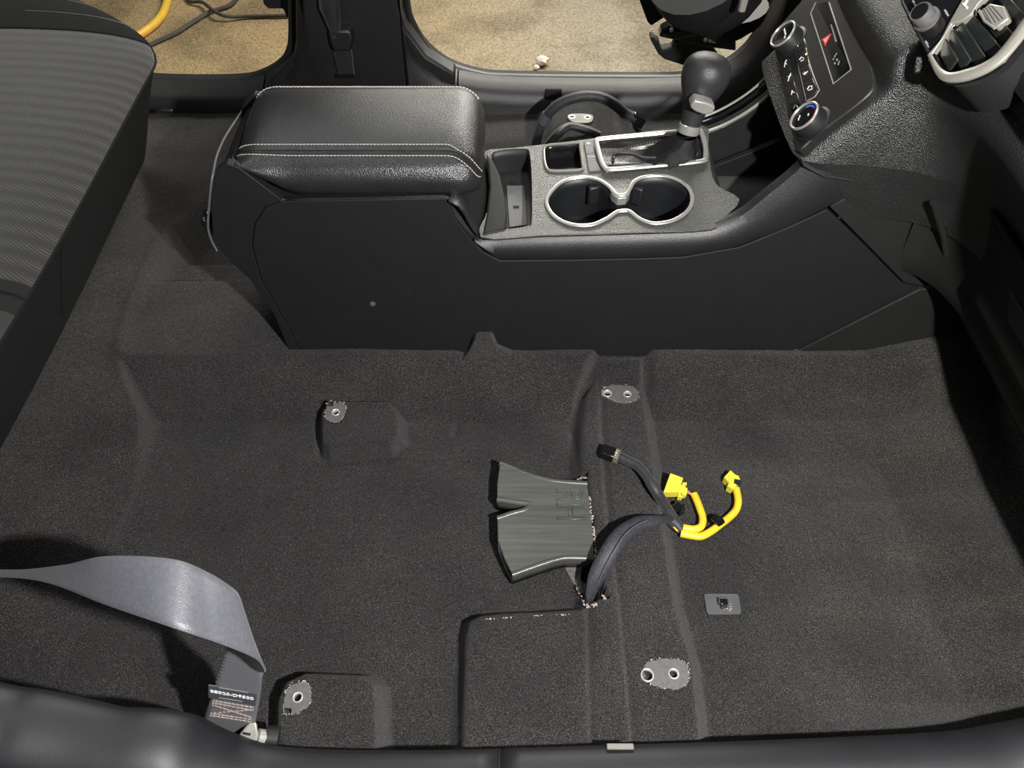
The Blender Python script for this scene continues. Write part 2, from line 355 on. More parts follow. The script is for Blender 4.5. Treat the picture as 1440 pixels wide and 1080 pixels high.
def lathe_geo(prof, c, ax, seg=24):
    """prof [(r, h)] about the axis ax through c"""
    ax = Vector(ax).normalized(); c = Vector(c); a = ax.orthogonal().normalized(); b = ax.cross(a); V = []; F = []; n = len(prof)
    for r, h in prof:
        for k in range(seg):
            t = 2 * math.pi * k / seg; V.append(c + ax * h + a * (r * math.cos(t)) + b * (r * math.sin(t)))
    for i in range(n - 1):
        for k in range(seg): F.append((i * seg + k, i * seg + (k + 1) % seg, (i + 1) * seg + (k + 1) % seg, (i + 1) * seg + k))
    F.append(tuple(range(seg))[::-1]); F.append(tuple((n - 1) * seg + k for k in range(seg)))
    return V, F
def lathe(name, prof, c, ax, m, parent=None, seg=24):
    V, F = lathe_geo(prof, c, ax, seg); return mesh(name, V, F, m, parent)
def stitches(name, path, length, gap, r, m, parent):
    """short thread stitches laid along a path"""
    P = [Vector(p) for p in path]; geos = []; acc = 0.0; cur = P[0]; i = 0
    L = [0]
    for a, b in zip(P, P[1:]): L.append(L[-1] + (b - a).length)
    def at(s):
        for k in range(len(P) - 1):
            if s <= L[k + 1]: return P[k].lerp(P[k + 1], (s - L[k]) / max(1e-9, L[k + 1] - L[k]))
        return P[-1]
    s = 0
    while s + length < L[-1]:
        geos.append(tube_geo([at(s), at(s + length * .5), at(s + length)], [r * .6, r, r * .6], 5)); s += length + gap
    return joined(name, geos, m, parent)

# ------------------------------------------------------------------ floor carpet (height field)
def px_poly(L, z): return np.array([[Uz(x, y, z).x, Uz(x, y, z).y] for x, y in L])
def sdf(X, Y, poly):
    """signed distance, positive inside"""
    d = np.full(X.shape, 1e9); inside = np.zeros(X.shape, bool); n = len(poly)
    for i in range(n):
        ax, ay = poly[i]; bx, by = poly[(i + 1) % n]; ex, ey = bx - ax, by - ay
        t = np.clip(((X - ax) * ex + (Y - ay) * ey) / (ex * ex + ey * ey), 0, 1)
        d = np.minimum(d, (X - ax - t * ex) ** 2 + (Y - ay - t * ey) ** 2)
        if ey != 0:
            c = ((ay > Y) != (by > Y)) & (X < ex * (Y - ay) / ey + ax); inside ^= c
    return np.where(inside, 1, -1) * np.sqrt(d)
def linedist(X, Y, pl):
    d = np.full(X.shape, 1e9)
    for (ax, ay), (bx, by) in zip(pl[:-1], pl[1:]):
        ex, ey = bx - ax, by - ay; t = np.clip(((X - ax) * ex + (Y - ay) * ey) / (ex * ex + ey * ey), 0, 1)
        d = np.minimum(d, (X - ax - t * ex) ** 2 + (Y - ay - t * ey) ** 2)
    return np.sqrt(d)
def sstep(x): x = np.clip(x, 0, 1); return x * x * (3 - 2 * x)

REAR_LINE = [(252, 330), (240, 395), (215, 460), (192, 535), (215, 592), (196, 670), (165, 760), (125, 845), (88, 920), (50, 1010)]
rear_poly = np.vstack([px_poly(REAR_LINE, 0.02), [[-0.62, 0.05], [-1.6, 0.05], [-1.6, 1.6], [-0.50, 1.6]]])
P_RI = px_poly([(447, 578), (462, 566), (550, 566), (565, 580), (566, 612), (548, 630), (462, 634), (449, 622)], 0.03)
P_RO = px_poly([(384, 985), (398, 955), (430, 941), (515, 943), (535, 958), (540, 1085), (378, 1085)], 0.035)
P_CM = px_poly([(838, 520), (905, 520), (925, 640), (940, 740), (958, 850), (982, 930), (1000, 1090), (636, 1090), (646, 900), (652, 872), (672, 862), (705, 858), (812, 852), (825, 760), (806, 650), (815, 560)], 0.02)
P_SLOT = px_poly([(806, 671), (824, 669), (834, 760), (838, 800), (854, 848), (822, 853), (812, 820), (806, 792), (803, 730)], 0.015)
P_PATCH = px_poly([(242, 398), (348, 396), (415, 500), (330, 545), (225, 562), (196, 540)], 0.05)
GROOVES = [(px_poly([(846, 560), (850, 650), (857, 740), (872, 840), (885, 960), (892, 1060)], 0.03), 0.004, 0.0055),
           (px_poly([(806, 590), (815, 660), (826, 790), (829, 900), (833, 1060)], 0.03), 0.004, 0.0055),
           (px_poly([(652, 505), (645, 545), (637, 582)], 0.05), 0.006, 0.005),
           (px_poly([(386, 1075), (386, 990), (398, 957), (430, 942)], 0.02), 0.006, 0.006),  # from here on: creases added to darken the bumps' shadow side
           (px_poly([(645, 1055), (647, 900), (653, 873), (672, 862)], 0.01), 0.005, 0.006),
           (px_poly([(447, 628), (446, 590), (455, 568)], 0.02), 0.006, 0.006)]
PLATES = {}
Y395 = Uz(300, 396, 0.07).y
def carpet_height(X, Y, fine=True):
    Z = np.zeros_like(X)
    # tunnel between the two footwells; nearly upright flank next to the console
    s = sdf(X, Y, rear_poly)
    Yt = np.where(Y < 0.8, Y - 0.045 * sstep(sdf(X, Y, P_CM) / 0.02 + 0.6), Y)
    tun = np.clip((Yt - 0.632) / 0.070, 0, 1) * 0.8 * np.clip((1.01 - Y) / 0.06, 0, 1) + 0.2 * sstep((Yt - 0.632) / 0.08) * sstep((1.02 - Y) / 0.08)
    soft = sstep((Y - 0.50) / 0.26) * sstep((1.10 - Y) / 0.2); b_ = sstep((s + 0.004) / 0.018)
    Zt = 0.071 * (tun * (1 - b_) + soft * b_)
    far = sstep((1.30 - Y) / 0.22)
    Zr = far * (0.014 * sstep((s + 0.002) / 0.014) + (0.62 - 0.42 * soft) * np.clip(s - 0.004, 0, 0.155))
    Z += Zt + Zr + 0.008 * np.exp(-((s - 0.003) / 0.009) ** 2) * far
    Z -= 0.05 * sstep((Y - Y395) / 0.012) * sstep((0.004 - s) / 0.014) * sstep((-0.30 - X) / 0.03)
    Z += 0.036 * sstep((sdf(X, Y, P_RI) + 0.006) / 0.014)
    Z += 0.042 * sstep((sdf(X, Y, P_RO) + 0.008) / 0.018)
    Z += 0.034 * sstep((sdf(X, Y, P_CM) + 0.008) / 0.022)
    # far crossmember (mirror) and toe board in the front footwell
    Z += 0.03 * sstep((X - 0.06) / 0.03) * sstep((0.24 - X) / 0.03) * sstep((Y - 1.0) / 0.05)
    Z += 0.30 * np.clip(X - 0.53, 0, 0.4) + 0.5 * np.clip(X - 0.66, 0, 0.4)
    Z += 0.02 * sstep((0.235 - Y) / 0.05) * sstep((X - 0.25) / 0.2)
    # gentle wrinkles
    Z += 0.0045 * np.sin(31 * (X * 0.55 + Y * 0.95) + 2.2 * np.sin(7 * X)) * sstep((X - 0.24) / 0.1) * (0.5 + 0.5 * np.sin(9 * Y + 5 * X))
    Z += 0.0016 * np.sin(23 * X + 4 * np.sin(11 * Y)) * np.sin(19 * Y + 3 * np.sin(9 * X))
    if fine:
        for pl, wd, dp in GROOVES: Z -= dp * np.exp(-(linedist(X, Y, pl) / wd) ** 2)
        Z -= 0.075 * (sdf(X, Y, P_SLOT) > 0)
        for p in PLATES.values(): Z -= 0.03 * (sdf(X, Y, p) > 0.0035)
    return Z
def fz(x, y, fine=False): return float(carpet_height(np.array([float(x)]), np.array([float(y)]), fine)[0])
def floorpt(px, py, off=0.0): return Us(px, py, fz, off)

MOUNTS = {   # irregular bare-metal windows cut in the carpet: outline px, round holes px (x, y, r), square notch
    'ri': ([(462, 570), (469, 566), (475, 570), (483, 569), (487, 576), (486, 584), (481, 592), (472, 596), (463, 594), (458, 590), (460, 581)], [(473, 583, 5.0)], (466, 571, 3.5)),
    'ro': ([(401, 980), (405, 971), (413, 963), (425, 959), (433, 962), (437, 973), (438, 984), (434, 993), (424, 1000), (412, 1005), (401, 1004), (399, 994)], [(419, 981, 6.5)], (405, 1001, 5)),
    'fi': ([(846, 551), (851, 545), (863, 543), (880, 543), (892, 546), (899, 553), (896, 562), (886, 567), (870, 567), (857, 562), (848, 558)], [(854, 554, 5.5), (882, 555, 5.0)], None),
    'fo': ([(904, 945), (907, 936), (918, 930), (938, 927), (957, 929), (966, 936), (969, 950), (966, 962), (952, 969), (938, 969), (920, 965), (908, 957)], [(910, 950, 8.5), (947, 948, 6.8)], None)}
for k, (ol, hs, sq) in MOUNTS.items():
    PLATES[k] = np.array([[floorpt(*p).x, floorpt(*p).y] for p in ol])

XS = np.arange(-0.95, 0.86, 0.003); YS = np.arange(0.10, 1.53, 0.003)
GX, GY = np.meshgrid(XS, YS, indexing='ij'); GZ = carpet_height(GX, GY)
GZ += np.random.uniform(-1, 1, GZ.shape) * 0.0006
nx, ny = GX.shape
co = np.stack([GX, GY, GZ], -1).reshape(-1, 3).astype('f')
ii = (np.arange(nx - 1)[:, None] * ny + np.arange(ny - 1)[None, :]).ravel()
quads = np.stack([ii, ii + ny, ii + ny + 1, ii + 1], -1).astype('i')
me = bpy.data.meshes.new('floor'); me.vertices.add(len(co)); me.vertices.foreach_set('co', co.ravel())
me.loops.add(quads.size); me.loops.foreach_set('vertex_index', quads.ravel()); me.polygons.add(len(quads))
me.polygons.foreach_set('loop_start', np.arange(0, quads.size, 4, dtype='i')); me.polygons.foreach_set('loop_total', np.full(len(quads), 4, 'i'))
me.update(calc_edges=True); me.validate()
floor = link('floor', me, CARPET); floor['kind'] = 'structure'; floor['label'] = 'moulded charcoal carpet of the car floor'

# frayed pale backing along the cut slot and a folded carpet tongue by the console
def frays(name, pts, n, size, parent, spread=0.002, closed=False):
    P = catmull(pts, 8, closed); geos = []
    for _ in range(n):
        i = random.randrange(len(P)); p = P[i] + Vector((random.uniform(-1, 1), random.uniform(-1, 1), random.uniform(0, 1))) * spread
        d = Vector((random.uniform(-1, 1), random.uniform(-1, 1), random.uniform(0, .5))) * size
        geos.append(tube_geo([p - d, p + Vector((0, 0, size * .3)), p + d], [size * .25, size * .4, size * .2], 4))
    o = joined(name, geos, FRAY, parent); o['kind'] = 'stuff'; return o
frays('frayed_edge', [floorpt(829, 700, .003), floorpt(833, 730, .003), floorpt(836, 760, .003), floorpt(838, 785, .003), floorpt(840, 805, 0.002)], 90, 0.0016, floor, 0.0011)
frays('frayed_edge', [floorpt(800, 795, .003), floorpt(808, 815, .003), floorpt(814, 830, .003), floorpt(824, 852, .002), floorpt(838, 850, .002)], 60, 0.0016, floor, 0.0014)
frays('frayed_edge', [floorpt(812, 675, .003), floorpt(818, 672, .003), floorpt(824, 672, .003)], 22, 0.0014, floor, 0.001)
frays('frayed_edge', [floorpt(852, 843, .002), floorpt(848, 838, .002)], 12, 0.0014, floor, 0.001)
for a, b in (((683, 871), (695, 870)), ((708, 869), (722, 868)), ((752, 866), (765, 865)), ((780, 865), (800, 864))):
    frays('worn_seam', [floorpt(*a, .001), floorpt(*b, .001)], 8, 0.0012, floor, 0.0006)
prism('backing_flap', [floorpt(790, 790, .004), floorpt(819, 793, .004), floorpt(816, 812, .003), floorpt(812, 826, .001), floorpt(806, 820, .002)], (0, 0, -0.003), FELT, floor)
tng = [Uy(650, 505, .70), Uy(660, 492, .703), Uy(668, 477, .7), Uy(692, 476, .7), Uy(700, 490, .703), Uy(722, 500, .70)]
prism('carpet_flap', [Vector((p.x, ypos, p.z)) for p, ypos in zip(tng, (.698, .7, .7, .7, .7, .698))], (0, 0.02, -0.004), CARPET, floor, bevel=0.003)

# seat mounting windows: plate + holes with steel collars
names = {'ri': 'small bare metal seat mount on carpet bump between console and duct',
         'ro': 'bare metal seat mount with one hole beside the seat belt anchor',
         'fi': 'bare metal seat mount with two holes nearest the centre console',
         'fo': 'bare metal seat mount with two holes nearest the door sill'}
for k, (ol, hs, sq) in MOUNTS.items():
    out = [floorpt(*p) for p in ol]; c = sum(out, Vector()) / len(out)
    zs = [fz(p.x, p.y) for p in out]; gx = 0.0
    A = np.array([[p.x - c.x, p.y - c.y, 1] for p in out]); sol = np.linalg.lstsq(A, np.array(zs), rcond=None)[0]
    zpl = lambda x, y, s=sol, c=c, k=k: s[0] * (x - c.x) + s[1] * (y - c.y) + s[2] + (0.005 if k == 'ri' else 0.0016)
    t = thing('seat_mount', names[k], 'seat mount', (c.x, c.y, zpl(c.x, c.y)), 'seat mounts in the carpet')
    rough = []
    P = catmull([(p.x, p.y, 0) for p in out], 6, True)
    for p in P:
        v = (p - Vector((c.x, c.y, 0))); rough.append(Vector((c.x, c.y, 0)) + v * random.uniform(0.95, 1.06))
    holes = []
    for (hx, hy, r) in hs:
        h = floorpt(hx, hy); rr = abs(floorpt(hx + r, hy).x - h.x); holes.append([(h.x + rr * math.cos(a), h.y + rr * math.sin(a)) for a in np.linspace(0, 2 * math.pi, 20, endpoint=False)])
    extra = []
    if sq:
        h = floorpt(sq[0], sq[1]); rr = abs(floorpt(sq[0] + sq[2], sq[1]).x - h.x); extra = [[(h.x - rr, h.y - rr), (h.x + rr, h.y - rr), (h.x + rr, h.y + rr * .8), (h.x - rr, h.y + rr)]]
    plate('plate', [(p.x, p.y) for p in rough], holes + extra, 0.0015, METAL, t, zf=zpl)
    for hl in holes:
        well('nut_collar', hl, lambda x, y: zpl(x, y) + 0.0008, 0.010, STEEL, t, 0.98, 2, bottom=False); hc = np.mean(hl, axis=0); lathe('dark_bore_disc', [(.011, -.003), (.011, 0)], (hc[0], hc[1], zpl(*hc) - .0105), (0, 0, 1), BLACK, t, 14)  # black disc stands in for the shade deep in the hole
    for hl in extra: well('notch', hl, zpl, 0.012, BLACK, t, 0.95, 2)
    frays('frayed_edge', [Vector((p.x, p.y, zpl(p.x, p.y) + .001)) for p in rough[::3]], 46, 0.0011, t, 0.0012, True)

# ------------------------------------------------------------------ ground outside
gnd = mesh('ground', [(-6, -3, -.36), (6, -3, -.36), (6, 7, -.36), (-6, 7, -.36)], [(0, 1, 2, 3)], GROUND); gnd['kind'] = 'structure'; gnd['label'] = 'stained sandy concrete outside the car'

# ------------------------------------------------------------------ far side of the car: sill, pillar, door openings
YF = 1.52
wf = bpy.data.objects.new('wall_far', None); COL.objects.link(wf); wf.location = (0, YF, 0); wf['kind'] = 'structure'; wf['label'] = 'far body side with two open door holes'
FRONT = [(568, -70), (574, 0), (582, 25), (600, 55), (630, 80), (670, 94), (720, 99), (900, 101), (965, 99), (1010, 87), (1045, 62), (1068, 28), (1084, -10), (1105, -70)]
REARO = [(60, -70), (90, 20), (150, 85), (200, 100), (260, 104), (340, 103), (372, 95), (395, 80), (409, 60), (413, 30), (412, -70)]
def hole_pts(L): 
    pts = catmull([Uy(x, y, YF + .03) for x, y in L], 5); return [(p.x, p.z) for p in pts]
hf, hr = hole_pts(FRONT), hole_pts(REARO)
def up_close(h): return h + [(h[-1][0] + .03, 0.62), (h[-1][0] - .02, .80), (h[0][0] + .02, .80), (h[0][0] - .03, .62)]
outer = [(-1.35, -.12), (1.0, -.12), (1.0, .9), (-1.35, .9)]
plate('side_panel', outer, [up_close(hf), up_close(hr)], 0.03, TRIM, wf, frame=lambda x, y, z: Vector((x, YF - z, y)))
for h, nm in ((hf, 'front'), (hr, 'rear')):
    pts = [Vector((x, YF + .002, z - .004)) for x, z in h]
    tube('door_seal', pts, 0.007, RUBBER, wf, 8)
    tube('door_seal', [p + Vector((0, 0.024, -0.006)) for p in pts], 0.005, RUBBER, wf, 8)
# stepped sill trims (front and rear), rounded profile
def sill_trim(pxs, name, m):
    rows = []
    for (x, y) in pxs:
        p = Uy(x, y + 4, YF - .012); b = p.z
        rows.append([Vector((p.x, YF - .008, b - .006)), Vector((p.x, YF - .02, b - .010)), Vector((p.x, YF - .042, b - .016)), Vector((p.x, YF - .056, b - .026)), Vector((p.x, YF - .062, b - .045)), Vector((p.x, YF - .066, b - .075)), Vector((p.x, YF - .075, -.03))])
    return grid(name, rows, m, wf)
sill_trim([(645, 92), (680, 98), (720, 101), (800, 103), (900, 104), (965, 102), (1012, 89), (1048, 64), (1071, 30), (1090, -10), (1112, -70)], 'sill_trim', TRIM)
sill_trim([(560, -70), (566, 0), (574, 26), (593, 58), (622, 84), (643, 91)], 'pillar_trim', TRIM)
sill_trim([(60, 60), (150, 95), (200, 104), (262, 107), (340, 106), (371, 98)], 'sill_trim', TRIM)
sill_trim([(373, 97), (398, 82), (413, 62), (418, 30), (417, -70)], 'pillar_trim', TRIM)
pl = [Uy(x, y, YF - .05) for x, y in ((424, -60), (552, -60), (560, 5), (570, 40), (600, 80), (640, 104), (640, 160), (380, 160), (380, 112), (410, 84), (424, 55))]
prism('pillar_cover', pl, (0, 0.045, 0), TRIM, wf, bevel=0.006)
box('door_switch', Uy(778, 132, YF - .066), (0.018, 0, 0), (0, .004, 0), (0, 0, .012), BLACK, wf, .003)

# far seat belt on the pillar
t = thing('seat_belt', 'black seat belt strap running into a guide on the far pillar', 'seat belt', Uy(480, 75, YF - .07))
rows = []
for (x0, x1, y) in ((441, 476, -60), (447, 477, -10), (449, 478, 12), (456, 479, 28), (463, 478, 42), (464, 478, 52)):
    a, b = Uy(x0, y, YF - .072), Uy(x1, y, YF - .072); mid = (a + b) / 2 + Vector((0, -.006, 0)); rows.append([a, a.lerp(mid, .5) + Vector((0, -.002, 0)), mid, mid.lerp(b, .5) + Vector((0, -.002, 0)), b])
grid('webbing', catmull_rows if False else rows, WEBDARK, t, solid=0.0015)
prism('guide', [Uy(x, y, YF - .078) for x, y in ((461, 44), (492, 43), (496, 55), (494, 72), (470, 73), (464, 62))], (0, .03, 0), TRIM, t, bevel=.004)
prism('lower_webbing', [Uy(x, y, YF - .06) for x, y in ((468, 72), (494, 71), (498, 106), (476, 106))], (0, .006, 0), WEBDARK, t)
tube('anchor_bar', [Uy(474, 107, YF - .07), Uy(497, 106, YF - .07)], .004, GLOSS, t)

# things seen through the far door holes
o = tag(tube('hose', catmull([Uz(x, y, -.345) for x, y in ((262, -90), (240, -25), (234, 5), (225, 25), (204, 44), (170, 62), (120, 75))], 8), 0.014, HOSEY, None, 10), 'yellow hose lying on the concrete by the rear door hole', 'hose'); recentre(o)
o = tag(tube('cable', catmull([Uz(x, y, -.351 + (.016 if x == 302 else .008 if x in (284, 320) else 0)) for x, y in ((250, -30), (265, 0), (284, 3), (302, 16), (320, 23), (350, 23), (400, 22), (450, 20))], 8), 0.006, CABLE, None, 8), 'thin dark cable running straight towards the pillar on the concrete', 'cable', 'cables on the concrete'); recentre(o)
o = tag(tube('cable', catmull([Uz(x, y, -.351) for x, y in ((350, -30), (335, -5), (322, 8), (295, 17), (270, 32), (248, 46), (213, 62), (180, 78))], 8), 0.0075, CABLE, None, 8), 'thick brown cable winding over the concrete and under the thin cable', 'cable', 'cables on the concrete'); recentre(o)
def stone(c, r):
    bm = bmesh.new(); bmesh.ops.create_icosphere(bm, subdivisions=2, radius=r)
    for v in bm.verts: v.co = Vector((v.co.x * random.uniform(.7, 1.2), v.co.y * random.uniform(.7, 1.2), v.co.z * random.uniform(.5, .75))) + Vector(c)
    me = bpy.data.meshes.new('stone'); bm.to_mesh(me); bm.free(); return link('stone', me, STONE, None, False)
c = Uz(762, 88, -.35); recentre(tag(stone((c.x, c.y, -.343), .022), 'larger pale stone chip on the concrete beyond the far sill', 'stone', 'stone chips'))
c = Uz(754, 95, -.35); recentre(tag(stone((c.x, c.y, -.349), .011), 'smallest pale stone chip beside the larger chip on the concrete', 'stone', 'stone chips'))
# block of the rear door edge in the door hole
t = thing('rear_door', 'black lower corner of the open rear door hanging over the concrete', 'car door', Uy(395, 22, 1.62))
prism('door_edge', [Uy(x, y, 1.62) for x, y in ((366, -30), (370, 6), (377, 13), (398, 13), (403, 26), (408, 27), (412, -30))], (0, .05, 0), BLACK, t, bevel=.004)
prism('latch_plate', [Uy(x, y, 1.618) for x, y in ((398, 5), (408, 5), (409, 20), (402, 20))], (0, .004, 0), RUBBER, t)
# pale-edged door panel behind the rear seat
t = thing('door_panel', 'grey door panel with a bright strip beyond the rear seat cushion', 'door panel', Uy(30, 30, 1.5))
prism('panel', [Uy(x, y, 1.49) for x, y in ((-60, -60), (62, -60), (62, 0), (50, 26), (-10, 40), (-60, 50))], (0, .03, 0), mat('grey_door_panel', (.07, .07, .068), .5, var=.2), t, bevel=.004)
tube('bright_strip', [Uy(x, y, 1.495) for x, y in ((20, -8), (32, 4), (44, 15))], .004, SILVER, t)
tube('armrest_edge', [Uy(x, y, 1.49) for x, y in ((-30, 2), (0, 14), (14, 24))], .012, SILVER, t)

# floor-level cable loop and far mount under the driver side
t = thing('cable_loop', 'black taped cable loop arching over the floor behind the gear lever', 'cable', Uy(760, 196, 1.30))
hp = catmull([Uy(x, y, 1.30) for x, y in ((752, 215), (757, 190), (768, 165), (786, 147), (812, 137), (838, 136), (860, 144), (880, 160), (893, 166))], 6)
tube('sleeve', hp, 0.0105, TAPE, t, 10)
tube('tape_band', hp[10:14], 0.0118, LABELM, t, 10)
box('plug', Uy(897, 168, 1.30), (0.012, 0, -.008), (0, .009, 0), (0.004, 0, .009), GLOSS, t, .002)
tube('tail', catmull([Uy(897, 165, 1.3), Uy(893, 176, 1.31), Uy(900, 186, 1.32)], 4), .006, TAPE, t)
tube('branch', catmull([Uy(770, 205, 1.3), Uy(785, 188, 1.31), Uy(800, 178, 1.33), Uy(822, 182, 1.33), Uy(842, 190, 1.33)], 6), .009, TAPE, t)
fo = [floorpt(x, y, .002) for x, y in ((798, 165), (806, 161), (830, 162), (834, 168), (828, 174), (806, 173))]
zq = max(p.z for p in fo) + .002
t = thing('seat_mount', 'oval bare metal seat mount beneath the black cable loop', 'seat mount', sum(fo, Vector()) / 6, 'seat mounts in the carpet')
h0 = floorpt(804, 167); h1 = floorpt(826, 168)
plate('plate', [(p.x, p.y) for p in catmull(fo, 5, True)], [[(h.x + .007 * math.cos(a), h.y + .007 * math.sin(a)) for a in np.linspace(0, 6.283, 14, endpoint=False)] for h in (h0, h1)], .0015, mat('dull_grey_metal', (.2, .19, .17), .6, .2, var=.3), t, zf=lambda x, y: zq)
for h in (h0, h1): lathe('nut_collar', [(.0072, -.004), (.0072, .0008), (.005, .0008), (.005, -.004)], (h.x, h.y, zq), (0, 0, 1), STEEL, t, 14)

# steering column, lower trim and bracket in front of the far door hole
t = thing('steering_column', 'black rounded steering column cover with a silver strip', 'steering column', Uy(1000, 60, 1.15))
def bowl(name, spine, radii, m):
    tube(name, catmull(spine, 6), [r for r in np.interp(np.linspace(0, 1, 6 * (len(spine) - 1) + 1), np.linspace(0, 1, len(radii)), radii)], m, t, 20)
A = Uy(985, -40, 1.1); B = Uy(1000, 8, 1.12)
bowl('upper_cover', [A, Uy(992, -12, 1.11), B], [.075, .072, .066, .05, .012], PLASTIC)
bowl('lower_cover', [Uy(1010, -20, 1.2), Uy(1018, 10, 1.2), Uy(1024, 27, 1.2)], [.075, .07, .064, .05, .01], PLASTIC)
bowl('column_boot', [Uy(1030, 10, 1.28), Uy(1028, 34, 1.28), Uy(1030, 50, 1.28)], [.06, .058, .05, .036, .01], DASHLOW)
tube('silver_strip', [Uy(1049, -12, 1.0), Uy(1046, 3, 1.0), Uy(1043, 15, 1.0)], [.0055, .0055, .005], SILVER, t)
t = thing('knee_panel', 'flat black trim panel hanging beside the steering column', 'trim panel', Uy(925, 30, 1.35))
prism('panel', [Uy(x, y, 1.35) for x, y in ((885, -60), (899, 0), (911, 32), (916, 37), (930, 28), (948, 16), (975, -60))], (0, .02, 0), BLACK, t, bevel=.003)
t = thing('door_bracket', 'black hooked metal bracket with rivets in the far door hole', 'bracket', Uy(940, 80, 1.62))
prism('arm', [Uy(x, y, 1.62) for x, y in ((927, 52), (931, 42), (946, 34), (960, 30), (1000, 44), (1035, 58), (1035, 72), (990, 66), (955, 58))], (0, .03, 0), GLOSS, t, bevel=.003)
prism('hook', [Uy(x, y, 1.62) for x, y in ((914, 55), (919, 52), (922, 57), (928, 58), (926, 62), (931, 71), (946, 68), (951, 59), (972, 60), (1000, 66), (1012, 82), (960, 92), (935, 84), (926, 77))], (0, .03, 0), BLACK, t, bevel=.003)
for q in ((992, 56), (999, 57), (1004, 58), (944, 42)): lathe('rivet', [(.005, 0), (.004, .003), (.001, .004)], Uy(q[0], q[1], 1.618), (0, -1, 0), STEEL, t, 10)
tube('pin', [Uy(944, 36, 1.61), Uy(949, 30, 1.61)], .004, STEEL, t)

# ------------------------------------------------------------------ near sill
st = [(-160, 925, .26), (0, 963, .20), (60, 972, .185), (120, 985, .17), (170, 996, .16), (220, 998, .152), (262, 1006, .14), (310, 1029, .115), (380, 1050, .085), (480, 1057, .075), (640, 1057, .07), (800, 1052, .07), (1000, 1046, .072), (1200, 1038, .078), (1350, 1029, .088), (1440, 1014, .10), (1600, 985, .14)]
def sill_rows(st, f):
    e = catmull([Uz(a, b, c) for a, b, c in st], 5); return [[p + Vector((0, dy, dz)) for dy, dz in f] for p in e]
ns = bpy.data.objects.new('trim_1', None); COL.objects.link(ns); ns.location = (0, .15, .05); ns['kind'] = 'structure'; ns['label'] = 'black door sill trim along the near edge of the carpet'
prof = [(.008, -.10), (.006, -.03), (.002, -.006), (-.004, .001), (-.014, .006), (-.028, .009), (-.045, .008), (-.060, .003), (-.075, -.008), (-.085, -.03), (-.09, -.08)]
R = sill_rows(st, prof); i0 = 52
SILLM = mat('near_sill_plastic', (.012, .0128, .015), .48, bump=('noise', 1200, .25, .0005), var=.15, wear=((.06, .06, .05), 35, .76))
grid('pillar_foot', R[:i0 + 1], SILLM, ns, solid=.002); grid('sill_plate', R[i0:], SILLM, ns, solid=.002)
e = catmull([Uz(a, b, c) for a, b, c in ((-40, 1052, .17), (30, 1072, .16), (90, 1090, .15))], 4)
tube('scuff_strip', e, .006, SILVER, ns, 8)
tube('plate_joint', [p + Vector((0, -.0, .0012)) for p in R[i0]], .0012, BLACK, ns, 6)
box('sill_clip', Uz(872, 1050, .074), (.014, 0, 0), (0, .003, 0), (0, 0, .002), mat('pale_clip', (.16, .16, .14), .5), ns, .001)

# ------------------------------------------------------------------ centre console
YC = 0.825
def ys(z): return 0.712 + 0.10 * (z - 0.06)
def side(px, py, off=0.0):
    z = .15
    for _ in range(12):
        p = Uy(px, py, ys(z) + off); z = p.z
    return Uy(px, py, ys(z) + off)
con = thing('center_console', 'black center console with padded armrest, cup holders and gear panel', 'console', (-.02, YC, .02))
zc = dict(nl=.279, nr=.286, fl=.287, fr=.318); XL, XR, YN, YB = -.045, .285, .735, .905
def zp(x, y):
    s, t = (x - XL) / (XR - XL), (y - YN) / (YB - YN)
    return (zc['nl'] * (1 - s) + zc['nr'] * s) * (1 - t) + (zc['fl'] * (1 - s) + zc['fr'] * s) * t
def con_pt(px, py, off=0.0): return Us(px, py, zp, off)
def xy(P): return [(p.x, p.y) for p in P]
# inner body block (rear bulk under the armrest)
rear_prof = [(-.352, .358), (-.370, .335), (-.381, .30), (-.384, .262), (-.374, .225), (-.358, .198), (-.346, .15), (-.333, .105), (-.322, .06), (-.318, .02)]
body = rear_prof[::-1] + [(-.340, .360), (-.31, .335), (-.285, .322), (-.080, .322), (-.070, .306), (-.058, .288), (-.046, .272), (-.036, .258), (-.036, .02)]
def con_prism(name, prof, m, ins, bevel, parent=con):
    n = len(prof); V = [Vector((x, ys(z) + ins, z)) for x, z in prof] + [Vector((x, 2 * YC - ys(z) - ins, z)) for x, z in prof]
    F = [tuple(range(n)), tuple(range(2 * n - 1, n - 1, -1))] + [(i, i + n, (i + 1) % n + n, (i + 1) % n) for i in range(n)]
    return mesh(name, V, F, m, parent, True, bevel, 3)
con_prism('rear_body', body, PLASTIC, .004, .008)
con_prism('front_body', [(-.05, .02), (-.05, .17), (.30, .17), (.42, .15), (.55, .10), (.55, .02)], PLASTIC, .012, .004)
# near and far side skins
def skin(name, L, m, inset=.010, bulge=0.0, both=True, bev=.0010):
    P = [side(*q) for q in L]; o = prism(name, P, (0, inset, 0), m, con, bev, 2)
    if both: prism(name, [Vector((p.x, 2 * YC - p.y, p.z)) for p in P], (0, -inset, 0), m, con, bev, 2)
    return o
skin('side_panel', [(399, 283), (626, 279), (632, 290), (643, 312), (662, 337), (680, 355), (703, 367), (800, 366), (900, 364), (960, 362), (1040, 348), (1100, 324), (1163, 295), (1215, 345), (1268, 399), (1290, 404), (1078, 512), (1060, 540), (690, 530), (430, 530), (420, 488), (400, 450), (368, 395), (355, 345), (359, 315), (374, 291)], PLASTIC)
skin('rear_side_cover', [(336, 236), (360, 254), (397, 282), (373, 291), (358, 315), (354, 345), (367, 395), (399, 450), (419, 488), (429, 530), (421, 530), (409, 499), (385, 442), (350, 392), (325, 369), (310, 351), (299, 325), (297, 300), (298, 258), (304, 240), (318, 230)], PLASTIC, .012, bev=.0010)
